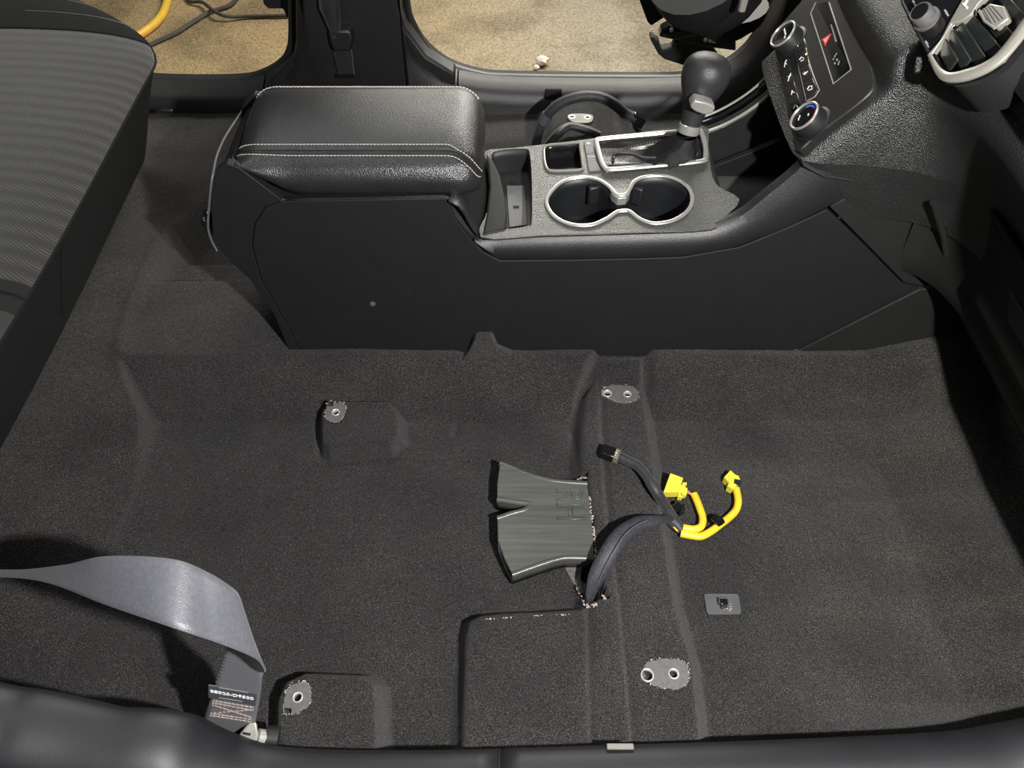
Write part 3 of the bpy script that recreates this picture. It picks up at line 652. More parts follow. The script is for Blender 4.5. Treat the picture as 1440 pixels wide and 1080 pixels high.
skin('front_side_panel', [(1167, 291), (1200, 273), (1240, 259), (1290, 252), (1320, 262), (1345, 340), (1355, 402), (1296, 402), (1271, 397), (1217, 342)], DASHLOW)
skin('lower_side_panel', [(1082, 514), (1294, 407), (1355, 404), (1430, 560), (1070, 545)], DASHLOW)
lathe('screw', [(.0042, 0), (.004, .0012), (.002, .0016)], side(524, 427), (0, -1, 0), METAL, con, 14)
# rolled upper trim band running forward into the wing
T = [(667, 330), (690, 332), (720, 331), (800, 328), (900, 325), (980, 321), (1012, 315), (1045, 298), (1080, 270), (1117, 240), (1150, 205)]
Bm = [(668, 338), (690, 358), (712, 364), (800, 363), (900, 361), (975, 357), (1025, 348), (1070, 333), (1110, 316), (1162, 291), (1185, 280)]
Tw = catmull([side(x, y, .004) for x, y in T], 5); Bw = catmull([side(x, y, -.002) for x, y in Bm], 5); rows = []
for a, b in zip(Tw, Bw):
    inn = a + Vector((0, .012, -.002)); rows.append([inn + Vector((0, .002, -.06)), inn, a + Vector((0, .004, .0016)), a + Vector((0, -.003, -.002)), a.lerp(b, .3) + Vector((0, -.006, 0)), a.lerp(b, .7) + Vector((0, -.006, 0)), b, b + Vector((0, .012, 0))])
grid('upper_trim', rows, TRIM, con)
grid('upper_trim', [[Vector((p.x, 2 * YC - p.y - .0, p.z)) for p in r] for r in rows[:25]], TRIM, con)
# top panel with its openings
cups = [(783, 262), (800, 253), (822, 250), (842, 254), (856, 263), (863, 271), (869, 275), (880, 274), (885, 267), (892, 256), (908, 249), (932, 248), (955, 255), (970, 268), (973, 284), (965, 299), (946, 311), (920, 315), (900, 309), (888, 300), (882, 297), (870, 298), (864, 301), (852, 309), (832, 317), (806, 317), (785, 309), (772, 296), (769, 280)]
cupw = catmull([con_pt(*q) for q in cups], 4, True)
tray = catmull([con_pt(*q) for q in ((700, 212), (738, 209), (745, 216), (748, 250), (748, 310), (742, 318), (716, 322), (694, 322), (690, 300), (690, 225))], 4, True)
pock = catmull([con_pt(*q) for q in ((768, 206), (795, 203), (814, 202), (816, 210), (819, 232), (818, 239), (795, 241), (775, 241), (768, 236), (765, 220))], 4, True)
gap = catmull([con_pt(*q) for q in ((838, 200), (843, 194), (900, 188), (975, 181), (985, 184), (992, 205), (994, 222), (986, 228), (920, 235), (855, 239), (846, 235), (841, 218))], 3, True)
ctop = [con_pt(*q) for q in ((676, 333), (760, 331), (900, 327), (1000, 322), (1020, 305), (1040, 280), (1010, 262), (1000, 240), (996, 205), (988, 176), (900, 186), (800, 199), (720, 208), (682, 213), (690, 240), (688, 290))]
plate('top_panel', xy(catmull(ctop, 3, True)), [xy(cupw), xy(tray), xy(pock), xy(gap)], .003, PANEL, con, zf=zp)
well('cup_holder', xy(cupw), zp, .065, mat('cup_well_plastic', (.010, .011, .013), .45, bump=('noise', 700, .3, .0006), var=.15), con, .93, 5)
cup = con.children[-1] if False else None
rim = tube('cup_rim', [p + Vector((0, 0, .0012)) for p in cupw], .0029, CHROME, con, 8, True, .6, (0, 0, 1))
prism('cup_bridge', [con_pt(*q, .001) for q in ((862, 266), (884, 264), (888, 262), (886, 271), (881, 278), (869, 279), (861, 273), (858, 265))], (0, 0, -.012), CHROME, con, .001)
for (a, b, c) in (((826, 268), (843, 264), 1), ((890, 265), (905, 270), -1)):
    p, q = con_pt(*a, -.012), con_pt(*b, -.012); d = (q - p).normalized(); s = Vector((-d.y, d.x, 0))
    box('cup_finger', (p + q) / 2 + Vector((0, 0, -.008)), d * .0075, s * .005, Vector((0, 0, .014)), RUBBER, con, .0025)
well('storage_tray', xy(tray), zp, .035, mat('tray_plastic', (.012, .012, .013), .5, bump=('noise', 700, .3, .0006), var=.15), con, .96, 3)
tr0 = [con_pt(*q, -.033) for q in ((712, 262), (738, 262), (742, 318), (716, 321))]
prism('tray_floor_pad', tr0, (0, 0, .002), mat('grey_tray_mat', (.13, .13, .125), .6, bump=('noise', 600, .4, .0008), var=.15), con, .002)
for q in ((722, 257), (726, 291)): box('tray_slot', con_pt(*q, -.0305), (.004, 0, 0), (0, .0018, 0), (0, 0, .0008), BLACK, con)
shut = [con_pt(*q, .002) for q in ((683, 214), (693, 224), (703, 245), (710, 275), (713, 300), (712, 322), (692, 326), (678, 330), (684, 300), (688, 262), (686, 235))]
prism('tray_shutter', shut, (0, 0, -.012), PLASTIC, con, .003)
well('charging_pocket', xy(pock), zp, .022, GLOSS, con, .93, 3)
tube('pocket_rim', [p + Vector((0, 0, .0012)) for p in pock], .0019, SILVER, con, 6, True)
for i, L in enumerate((((821, 199), (833, 197), (834, 204), (822, 206)), ((822, 206), (834, 204), (836, 214), (824, 216)), ((824, 217), (836, 215), (839, 226), (826, 228)), ((826, 228), (839, 226), (845, 238), (828, 240)))):
    b = prism('gear_button', [con_pt(*q, .0025) for q in L], (0, 0, -.006), mat('button_plastic_%d' % i, (.15, .15, .145), .38, var=.2), con, .0008)
    if i in (0, 2):
        cx = sum(q[0] for q in L) / 4; cy = sum(q[1] for q in L) / 4
        if i == 0: box('icon', con_pt(cx, cy, .0027), (.0016, 0, 0), (0, .0018, 0), (0, 0, .0002), WHITEINK, b)
        else: joined('icon', [box_geo(con_pt(cx - 4 + k * 3, cy - 1, .0027), (.0008, 0, 0), (0, .0014, 0), (0, 0, .0002)) for k in range(4)], DIMINK, b)
# wall in front of the panel: open bin with far wing
FW = [(.262, .18), (.262, .292), (.275, .298), (.30, .31), (.325, .328), (.345, .348), (.362, .372), (.39, .40), (.45, .40), (.45, .18)]
prism('far_wing', [Vector((x, .925, z)) for x, z in FW], (0, .016, 0), TRIM, con, .003)
fw = catmull([(x, .926, z + .001) for x, z in FW[1:8]], 5)
tube('wing_strip', fw, .0022, SILVER, con, 8); tube('wing_strip', [p + Vector((-.004, .016, .004)) for p in fw], .0024, GLOSS, con, 8); tube('wing_strip', [p + Vector((-.006, .022, .008)) for p in fw], .0018, SILVER, con, 8)
box('bin_floor', (.355, .835, .215), (.105, 0, 0), (0, .095, 0), (0, 0, .004), PLASTIC, con)
prism('bin_step', [(.262, .80, .219), (.44, .80, .219), (.44, .915, .236), (.262, .915, .236)], (0, 0, -.01), mat('bin_grey', (.05, .053, .05), .55, var=.15), con, .003)
for p in ((1028, 237), (1032, 266)): 
    q = Us(p[0], p[1], lambda x, y: .222); lathe('bin_plug', [(.004, 0), (.003, .002)], q, (0, 0, 1), BLACK, con, 10)
prism('panel_nose', [con_pt(*q, -.001) for q in ((988, 182), (1000, 200), (1008, 240), (1014, 262), (1000, 258), (992, 225))], (0.006, 0, -.07), PLASTIC, con, .004)

# armrest cushion ----------------------------------------------------
AX0, AX1 = -.338, -.036
sec = [(.748, .326), (.742, .337), (.742, .350), (.749, .364), (.760, .372), (.770, .3765), (.80, .383), (.835, .387), (.87, .387), (.895, .384), (.905, .379), (.914, .366), (.918, .345), (.916, .326)]
def arm_row(x, sec=sec):
    e0, e1 = x - AX0, AX1 - x; out = []
    k1 = math.sqrt(max(0, 1 - (1 - min(1, max(e1, 0) / .036)) ** 2)); k0 = math.sqrt(max(0, 1 - (1 - min(1, max(e0, 0) / .028)) ** 2))
    ky = .80 + .20 * min(k0, 1) * 1.0; ky *= .66 + .34 * k1
    for y, z in sec:
        yy = YC + (y - YC) * ky
        h = (z - .326); hz = h * (.45 + .55 * k1) * (.70 + .30 * k0)
        zb = .326 + max(0, (-.27 - x)) * .72 * (1 - min(1, h / .05))
        out.append(Vector((x, yy, zb + hz if hz + zb > zb else zb)))
    return out
xsn = [AX0 + .0005, AX0 + .003, AX0 + .008, AX0 + .015, AX0 + .028] + list(np.linspace(AX0 + .045, AX1 - .045, 16)) + [AX1 - .034, AX1 - .024, AX1 - .015, AX1 - .008, AX1 - .003, AX1 - .0005]
secs = [(p.x, p.y) for p in catmull([(a, b, 0) for a, b in sec], 4)]
arm = grid('armrest', [arm_row(x, secs) for x in xsn], LEATHER, con, caps=True)
def arm_line(i_sec, dy=0, dz=.0008, x0=.002, x1=.006):
    pts = []
    for x in np.linspace(AX0 + x0, AX1 - x1, 60):
        pts.append(arm_row(x, [sec[i_sec]])[0] + Vector((0, dy, dz)))
    return pts
def seam_path(t):
    """t = height slot on the section, dropping down the front corner"""
    pts = []
    for x in np.linspace(AX0 + .0015, AX1 - .001, 90):
        s = max(0, (x - (AX1 - .045)) / .045); f = t - s * s * 2.6
        f = max(2.2, f); i = int(f); u = f - i; a, b = sec[i], sec[min(i + 1, len(sec) - 1)]
        pts.append(arm_row(x, [(a[0] * (1 - u) + b[0] * u, a[1] * (1 - u) + b[1] * u)])[0])
    return pts
n_ = Vector((0, -.45, .9)).normalized()
tube('seam_fold', [p + n_ * .0004 for p in seam_path(4.9)], .0016, LEATHER, arm, 6)
tube('seam_fold', [p + n_ * .0002 for p in seam_path(4.55)], .0013, LEATHER, arm, 6)
stitches('stitching', [p + n_ * .0008 for p in seam_path(5.25)], .0034, .0009, .00065, THREAD, arm)
stitches('stitching', [p + n_ * .0008 for p in seam_path(4.2)], .0034, .0009, .00065, THREAD, arm)
stitches('stitching', [p + Vector((0, .0, .0008)) for p in arm_line(9)], .0034, .0012, .0007, THREAD, arm)
stitches('stitching', [p + Vector((0, .0, .0008)) for p in arm_line(10)], .0034, .0012, .0007, THREAD, arm)
lid = catmull([side(x, y, .004) for x, y in ((331, 229), (360, 255), (397, 281), (430, 281), (520, 280), (622, 277), (632, 288))], 6)
tube('lid_edge', lid, .0028, TRIM, con, 8)
# rounded front of the bin under the armrest
rows = []
for y in np.linspace(.733, .917, 9):
    rows.append([Vector((x + .010 * math.cos((y - YC) / .09 * 1.4), y, z)) for x, z in ((-.080, .328), (-.068, .320), (-.061, .308), (-.056, .294), (-.050, .280), (-.040, .264))])
grid('bin_front', rows, TRIM, con, solid=.004)
# silver strip and release latch on the back
bs = catmull([(-.366, .905, .346), (-.367, .83, .357), (-.362, .775, .366), (-.361, .748, .362), (-.365, .737, .350), (-.3775, .734, .318), (-.388, .732, .288), (-.390, .731, .268), (-.388, .730, .250)], 5)
tube('back_strip', bs, .0015, METAL, con, 8)
box('latch', (-.392, .745, .285), (.004, 0, 0), (0, .012, 0), (0, 0, .014), GLOSS, con, .003)

# ------------------------------------------------------------------ gear selector
gs = thing('gear_selector', 'leather gear lever with silver button, boot and chrome surround', 'gear lever', con_pt(925, 212))
bez = catmull([con_pt(*q, .004) for q in ((839, 199), (846, 195), (900, 190), (960, 184), (982, 183), (988, 190), (992, 207), (992, 221), (984, 227), (920, 233), (860, 238), (850, 235), (845, 225), (841, 210))], 4, True)
tube('surround', bez, .0037, CHROME, gs, 8, True, .7, (0, 0, 1))
base = con_pt(958, 207, .0); top = Uy(968, 184, .848)
nb = 28; rows = []
bc = sum(bez, Vector()) / len(bez); bin_ = catmull([bc + (p - bc) * .93 for p in bez[::2]], 1, True)
col_r = .0135
tops = top + Vector((-.001, 0, -.006))
for i in range(9):
    t = i / 8; r = []
    for k, p in enumerate(bin_):
        a = math.atan2(p.y - bc.y, (p.x - bc.x) * .6); tg = tops + Vector((col_r * math.cos(a), col_r * math.sin(a), 0))
        e = t ** .55; q = p.lerp(tg, e); zz = (p.z - .004) * (1 - t ** 1.7) + tops.z * t ** 1.7
        fold = .0032 * math.sin(k * 1.9 + i * .8) * math.sin(math.pi * t)
        r.append(Vector((q.x, q.y + fold, zz + fold * .8 - .004 * math.sin(math.pi * min(1, t * 1.3)))))
    rows.append(r)
boot = grid('boot', rows, BOOT, gs, close_v=True)
fold1 = catmull([con_pt(*q, o) for q, o in (((862, 229), .002), ((863, 221), .005), ((874, 216), .010), ((890, 217), .011), ((905, 222), .010), ((930, 222), .012), ((950, 216), .02), ((962, 204), .03))], 6)
tube('boot_fold', fold1, .0022, BOOT, boot, 8)
fold2 = catmull([con_pt(*q, o) for q, o in (((856, 232), .002), ((880, 232), .003), ((930, 228), .003), ((975, 223), .003), ((983, 214), .004))], 6)
tube('boot_fold', fold2, .0022, BOOT, boot, 8)
for q0 in (0, 1.8): stitches('stitching', catmull([con_pt(848, 214 + q0, .004), con_pt(880, 207 + q0, .008), con_pt(910, 200 + q0, .013), con_pt(940, 196 + q0, .018)], 5), .003, .0012, .0005, DARKTHREAD, boot)
dirk = (Uy(988, 120, .862) - top).normalized()
kp = [(.0125, -.004), (.0128, .004), (.0132, .010), (.0142, .020), (.0168, .032), (.0212, .043), (.0262, .053), (.0298, .063), (.0310, .072), (.0298, .081), (.0255, .089), (.0175, .0945), (.006, .0972)]
kc = top; seg = 28
V, F = lathe_geo(kp, kc, dirk, seg)
knob = mesh('knob', V, F, mat('knob_leather', (.026, .026, .027), .42, bump=('voronoi', 1000, .35, .0006), var=.15), gs)
s = knob.modifiers.new('sub', 'SUBSURF'); s.levels = 1; s.render_levels = 2
lathe('collar', [(.0130, -.003), (.0142, -.002), (.0145, .003), (.0142, .008), (.0132, .009)], kc, dirk, CHROME, gs, 24)
bn = (CP0 - Vector((.22, .84, .39))); bn.normalize()
bq = [Uy(x, y, .820) for x, y in ((972, 147), (978, 141), (992, 144), (1005, 149), (1006, 154), (1001, 161), (990, 162), (977, 157), (971, 152))]
prism('release_button', bq, (0, .018, 0), CHROME, gs, .003, 3)
rows = None

# ------------------------------------------------------------------ dashboard
ZL = [.205, .225, .26, .30, .34, .365, .378, .40, .43, .457, .48, .50, .515, .53, .545, .58, .65, .75]
def interp(tab, z): return float(np.interp(z, [a for a, _ in tab], [b for _, b in tab]))
XC = [(.2, .47), (.30, .45), (.355, .42), (.368, .37), (.378, .337), (.40, .354), (.43, .378), (.457, .399), (.472, .404), (.488, .400), (.503, .400), (.515, .407), (.530, .430), (.58, .468), (.65, .52), (.75, .60)]
XP = [(.205, .62), (.215, .575), (.23, .568), (.30, .566), (.34, .558), (.38, .540), (.42, .515), (.45, .494), (.470, .480), (.485, .480), (.50, .492), (.515, .49), (.53, .470), (.545, .468), (.58, .482), (.65, .53), (.75, .60)]
dash = thing('dashboard', 'black soft plastic dashboard curving from center stack to passenger side', 'dashboard', (.5, .6, .2))
def dash_row(z, xc=None):
    xc = interp(XC, z) if xc is None else xc; xp = interp(XP, z); wd = xp - xc
    path = [(xc + .10, 1.05), (xc + .03, .978), (xc + .007, .968), (xc, .86), (xc, .775), (xc + .02 * wd, .753), (xc + .09 * wd, .741), (xc + .25 * wd, .736), (xc + .5 * wd, .730), (xc + .72 * wd, .716), (xc + .90 * wd, .685), (xp, .63), (xp, .5), (xp, .35), (xp, .05)]
    return [p + Vector((0, 0, z)) for p in catmull([(a, b, 0) for a, b in path], 5)]
zz = [p.x for p in catmull([(z, 0, 0) for z in ZL], 3)]
dr = [dash_row(z) for z in zz]
# the wide shell stops where the climate console starts: keep the part right of the stack below its lower lip
lowi = [i for i, z in enumerate(zz) if z >= .376]
shell = grid('shell', [dr[i] for i in lowi], DASH, dash)
lower = grid('lower_panel', [r[40:] for r, z in zip(dr, zz) if z <= .318], DASHLOW, dash)
grid('stack_side', [dash_row(z, .335 + (.378 - z) * 1.05)[25:] for z in np.linspace(.300, .379, 10)], DASH, dash)
# under side closing back to the firewall
grid('under_panel', [[Vector((x, y, z)) for y in np.linspace(.05, .735, 6)] for x, z in ((.576, .213), (.66, .225), (.84, .26))], BLACK, dash, solid=.002)
grid('stack_base', [[Vector((x, y, z)) for y in (.735, .8, .9, .965)] for x, z in ((.345, .378), (.375, .362), (.44, .352), (.52, .35))], BLACK, dash, solid=.002)
# glove box door slightly proud of the lower panel
def proud(z, y, o): return Vector((interp(XP, z) - o, y, z))
zs_ = np.linspace(.262, .372, 10); ysg = np.linspace(.645, .06, 16)
V = [proud(z, y, .008) for z in zs_ for y in ysg]; K = len(ysg)
gb = grid('glove_box_door', [[proud(z, y, .007) for y in ysg] for z in zs_], DASHLOW, dash, solid=.008)
tube('door_lip', [proud(.375, y, .006) for y in np.linspace(.655, .06, 12)], .004, DASHLOW, gb)
prism('handle', [proud(.30, .56, .014), proud(.30, .40, .014), proud(.325, .38, .014), proud(.33, .58, .013)], (.012, 0, 0), TRIM, gb, .004)
tube('edge_rib', [Uy(x, y, .70) for x, y in ((1312, 285), (1326, 330), (1334, 380), (1338, 425))], .0035, DASHLOW, dash)

# ------------------------------------------------------------------ climate panel (tilted plane)
CN = Vector((.34, .76, .426)); CFv = Vector((.351, .93, .438)); LA = (CFv - CN).normalized(); UP0 = Vector((.625, 0, .78))
NR = LA.cross(UP0).normalized(); NR = -NR if NR.x > 0 else NR; CN = CN - NR * .021; UP = (UP0 - LA * UP0.dot(LA)).normalized()
def CP(px, py, off=0.0): return Upl(px, py, CN + NR * off, NR)
cl = thing('climate_panel', 'black climate control panel with two dials and rows of buttons', 'control panel', CN - UP * .03)
fp = catmull([CP(x, y) for x, y in ((1088, 58), (1095, 40), (1125, 5), (1150, -25), (1230, -60), (1205, 0), (1218, 60), (1231, 108), (1228, 126), (1205, 148), (1165, 178), (1138, 200), (1124, 212), (1118, 205), (1106, 150))], 3, True)
prism('face', [p + NR * .0015 for p in fp], -NR * .02, mat('climate_face', (.014, .0135, .013), .42, bump=('noise', 900, .3, .0006), var=.15), cl, .003)
UQ = [((1112, 56), (1129, 46)), ((1117, 75), (1135, 67)), ((1122, 96), (1138, 88)), ((1128, 115), (1143, 108)), ((1134, 141), (1151, 127))]
LQ = [((1094, 90), (1109, 80)), ((1099, 106), (1112, 97)), ((1103, 121), (1117, 113)), ((1107, 137), (1121, 128)), ((1112, 156), (1126, 146))]
BTN = mat('climate_button', (.018, .017, .016), .35, var=.15)
def stroke(L, off=.0036, r=.00055): return tube_geo([CP(x, y, off) for x, y in L], r, 5)
ICONS = [[[(1118, 64), (1124, 60)], [(1121, 60), (1122, 65)]], [[(1124, 84), (1127, 80), (1130, 82)], [(1126, 86), (1130, 84)]], [[(1129, 103), (1131, 105), (1136, 100)], [(1132, 101), (1131, 105)]], [[(1135, 126), (1138, 121), (1142, 121)], [(1137, 127), (1142, 125), (1141, 121)]],
         [[(1103, 94), (1104, 88), (1106, 84)], [(1104, 88), (1106, 90)]], [[(1108, 114), (1110, 108), (1112, 103)], [(1108, 108), (1112, 106)]], [[(1113, 133), (1114, 127)], [(1113, 129), (1117, 130)]], [[(1116, 153), (1118, 148), (1121, 149), (1122, 153), (1119, 155)]]]
for r, Q in enumerate((UQ, LQ)):
    for i in range(4):
        a, b = Q[i]; c, d = Q[i + 1]
        pts = [CP(*q, .003) for q in (a, b, d, c)]; cc = sum(pts, Vector()) / 4; pts = [cc + (p - cc) * .93 for p in pts]
        bt = prism('button', pts, -NR * .006, BTN, cl, .0008)
        joined('icon', [stroke(s) for s in ICONS[r * 4 + i]], WHITEINK, bt)
        if r == 0 and i == 1: lathe('indicator', [(.0016, 0), (.0014, .0006)], CP(1134, 76, .003), NR, AMBER, bt, 10)
tube('button_rail', [CP(1113, 52, .002), CP(1134, 143, .002)], .0012, TRIM, cl)
tube('button_edge', [CP(*q, .002) for q in ((1129, 45), (1137, 86), (1144, 107), (1152, 127), (1146, 136), (1135, 142))], .0009, SILVER, cl)
def dial(px, py, red):
    c = CP(px, py, .016); q = c - NR * .016
    d = lathe('dial', [(.0225, 0), (.0225, .003), (.0195, .004), (.0190, .017), (.0178, .0195), (.0160, .0185), (.0158, .0175)], q, NR, RUBBER, cl, 32)
    tube('dial_ring', [q + NR * .0195 + LA * (.0172 * math.cos(a)) + UP * (.0172 * math.sin(a)) for a in np.linspace(0, 6.2832, 40, endpoint=False)], .0016, CHROME, d, 8, True)
    def arc(name, a0, a1, m, r=.0135, wd=.0012): tube(name, [q + NR * .0182 + LA * (r * math.cos(a)) + UP * (r * math.sin(a)) for a in np.linspace(a0, a1, 12)], wd, m, d, 6, False, .4, tuple(NR))
    lathe('dial_face', [(.0160, .0165), (.0160, .0178)], q, NR, GLOSS, d, 28)
    if red:
        arc('scale_mark', .35, 1.5, BLUEINK); arc('scale_mark', 1.7, 3.3, REDINK)
        joined('icon', [tube_geo([q + NR * .0182 + LA * a + UP * b, q + NR * .0182 + LA * (a + .003) + UP * (b + .001)], .0006, 5) for a, b in ((.004, -.006), (.001, -.008), (-.003, .004))], WHITEINK, d)
    else:
        arc('scale_mark', 2.3, 3.3, REDINK)
        joined('icon', [tube_geo([q + NR * .0182 + LA * a + UP * b, q + NR * .0182 + LA * (a + .003) + UP * (b + .0015)], .0007, 5) for a, b in ((.006, .002), (.001, .002), (-.004, .002), (-.009, .0))], WHITEINK, d)
dial(1133, 165, True); dial(1103, 50, False)
hz = prism('hazard_bar', [CP(*q, .0015) for q in ((1140, 19), (1146, 4), (1164, 2), (1197, 96), (1172, 119))], -NR * .008, GLOSS, cl, .001)
tube('bar_edge', [CP(*q, .0018) for q in ((1147, 4), (1140, 19), (1172, 118), (1197, 98), (1166, 4))], .0009, SILVER, hz)
tri = [CP(*q, .002) for q in ((1156, 56), (1168, 48), (1160, 64))]; tc_ = sum(tri, Vector()) / 3
tube('hazard_triangle', tri, .0008, REDINK, hz, 5, True); prism('hazard_triangle', [tc_ + (p - tc_) * .7 for p in tri], NR * .0003, PINKINK, hz)
prism('button_tab', [CP(*q, .002) for q in ((1168, 35), (1170, 35), (1177, 57), (1175, 59))], NR * .001, SILVER, hz)
joined('warning_print', [box_geo(CP(*q, .0019), LA * .0013 * wq, UP * .0009, NR * .0001) for q, wq in (((1174, 79), 1.0), ((1177, 84), 1.6), ((1179, 90), 1.2), ((1172, 83), 1.0), ((1174, 89), 1.4), ((1176, 76), .8), ((1180, 87), 1.0))], DIMINK, hz)

# ------------------------------------------------------------------ audio panel and air vent (upper stack)
VP0 = Vector((.411, .70, .5346)); VN = Vector((-.8, -.12, .6)).normalized()
def VV(px, py, off=0.0): return Upl(px, py, VP0 + VN * off, VN)
au = thing('audio_panel', 'gloss black audio panel with a chrome rotary knob', 'control panel', VV(1300, 60))
prism('face', [VV(x, y) for x, y in ((1262, -40), (1268, -5), (1306, 73), (1322, 52), (1370, 12), (1410, -30), (1400, -60))], -VN * .012, GLOSS, au, .001)
tube('edge_trim', [VV(x, y, .001) for x, y in ((1262, -30), (1270, 5), (1287, 40), (1306, 74))], .0016, TRIM, au)
kq = VV(1304, 28); UPV = Vector((.6, 0, .8)); UPV = (UPV - VN * UPV.dot(VN)).normalized(); LAV = VN.cross(UPV)
kn = lathe('volume_knob', [(.0125, 0), (.0125, .003), (.0105, .0035), (.0105, .014), (.0095, .016), (.007, .0155)], kq, VN, METAL, au, 28)
lathe('knob_face', [(.0082, .0150), (.0082, .0162)], kq, VN, GLOSS, kn, 24)
for q in ((1285, 3), (1287, 7), (1330, 16), (1332, 20), (1303, 60), (1304, 64)): box('print', VV(*q, .0004), LAV * .003, UPV * .0008, VN * .0001, DIMINK, au)
prism('divider', [VV(x, y, .003) for x, y in ((1305, 75), (1322, 55), (1334, 32), (1352, 0), (1378, -40), (1420, -40), (1375, 5), (1366, 20), (1352, 29), (1338, 33), (1328, 50), (1309, 77))], -VN * .008, SILVER, au, .001)
joined('mark', [tube_geo([VV(*q, .0034) for q in L], .0011, 5) for L in (((1361, -3), (1356, 8)), ((1354, 5), (1360, 11)))], WHITEINK, au)
vt = thing('air_vent', 'black slatted air vent with silver frame and chrome tab', 'air vent', VV(1370, 100))
fr = catmull([VV(x, y, .006) for x, y in ((1470, -5), (1447, 30), (1420, 66), (1398, 88), (1368, 103), (1336, 109), (1320, 100), (1307, 76))], 6)
tube('frame', fr, [.0062 if i < 26 else .0062 - .0042 * min(1, (i - 26) / 14) for i in range(len(fr))], SILVER, vt, 10, False, .6, tuple(VN))
prism('cavity', [VV(x, y, -.016) for x, y in ((1306, 74), (1335, 30), (1380, -20), (1470, -60), (1480, 0), (1420, 70), (1390, 98), (1335, 110))], -VN * .006, BLACK, vt)
hs_ = [p - VN * .005 for p in fr[::4]] + [VV(1330, 40, -.004), VV(1375, -10, -.004), VV(1440, -70, -.004)]
prism('housing', [p - VN * .014 for p in hs_], -VN * .05, BLACK, vt)
tube('inner_lip', [p - VN * .006 for p in fr], .004, GLOSS, vt, 8)
for i, (a, b) in enumerate((((1324, 62), (1342, 92)), ((1335, 50), (1360, 92)), ((1347, 38), (1380, 88)), ((1362, 28), (1402, 76)), ((1385, 18), (1420, 58)), ((1412, 5), (1440, 36)))):
    p, q = VV(*a, -.004), VV(*b, -.004); d = (q - p).normalized(); s = VN.cross(d)
    box('slat', (p + q) / 2, d * ((q - p).length / 2), (s * .0055 + VN * .003), (VN * .0010 - s * .0005), mat('vent_slat_%d' % i, (.02, .023, .022), .3, var=.2), vt, .0007)
tb = prism('direction_tab', [VV(x, y, .005) for x, y in ((1378, 15), (1392, 4), (1412, 8), (1419, 25), (1400, 39), (1388, 30))], -VN * .008, SILVER, vt, .0015)
for k in range(4): 
    a, b = VV(1383 + 4 * k, 12 - 1.5 * k, .0054), VV(1396 + 5 * k, 35 - 3 * k, .0054); tube('tab_rib', [a, b], .0006, METAL, tb, 5)
tube('tab_edge', [VV(1377, 15, .006), VV(1385, 30, .006), VV(1399, 40, .006)], .0013, CHROME, tb)

# ------------------------------------------------------------------ rear seat
rs = thing('rear_seat', 'dark fabric rear bench seat cushion with ribbed centre', 'seat', (-.72, .8, .10))
prof = [(-.645, .125), (-.628, .16), (-.603, .215), (-.580, .262), (-.566, .288), (-.560, .299), (-.566, .308), (-.59, .317), (-.63, .325), (-.70, .331), (-.80, .333), (-.92, .325), (-1.1, .31)]
pr = [(p.x, p.y) for p in catmull([(a, b, 0) for a, b in prof], 4)]
def seat_row(y):
    k = max(0, (y - 1.10) / .17); back = .13 * k ** 1.7; e = max(0, (y - 1.34) / .08)
    return [Vector((x - back - .004 * math.sin(y * 7), y, .125 + (z - .125) * (1 - .5 * e * e))) for x, z in pr]
ysr = list(np.linspace(-.15, 1.10, 29)) + list(np.linspace(1.12, 1.42, 16))
rowsS = [seat_row(y) for y in ysr]; ns_ = 4 * 5
grid('front_bolster', [r[:ns_ + 1] for r in rowsS], SEATSIDE, rs)
grid('cushion', [r[ns_:] for r, y in zip(rowsS, ysr) if y <= .61], SEAT, rs)
grid('ribbed_cushion', [r[ns_:] for r, y in zip(rowsS, ysr) if .56 < y <= 1.17], SEATRIB, rs)
grid('cushion', [r[ns_:] for r, y in zip(rowsS, ysr) if y >= 1.15], SEATSIDE, rs)
tube('piping', [r[ns_] + Vector((.001, 0, .001)) for r in rowsS], .0018, SEATSIDE, rs, 6)
for yy in (.59, 1.16): tube('seam', [p + Vector((0, 0, .0005)) for p in seat_row(yy)[ns_:]], .0016, SEATSIDE, rs, 6)
tube('seam', [p for p in seat_row(.70)[4:ns_]], .0012, SEATSIDE, rs, 5)
for yy in (1.22, 1.28): tube('seam', [p + Vector((0, 0, .0006)) for p in seat_row(yy)[ns_:ns_ + 18]], .0012, METAL, rs, 5)
prism('end_flap', [seat_row(1.42)[i] for i in range(0, len(pr), 4)] + [Vector((-1.55, 1.42, .125))], (0, .01, 0), SEATSIDE, rs)
grid('underside', [[seat_row(y)[0], seat_row(y)[0] + Vector((-.05, 0, -.015)), Vector((-1.5, y, .11))] for y in ysr], SEATSIDE, rs)
box('seat_clip', Uz(235, 156, .128), (.010, 0, 0), (0, .004, 0), (0, 0, .002), RUBBER, rs, .001)

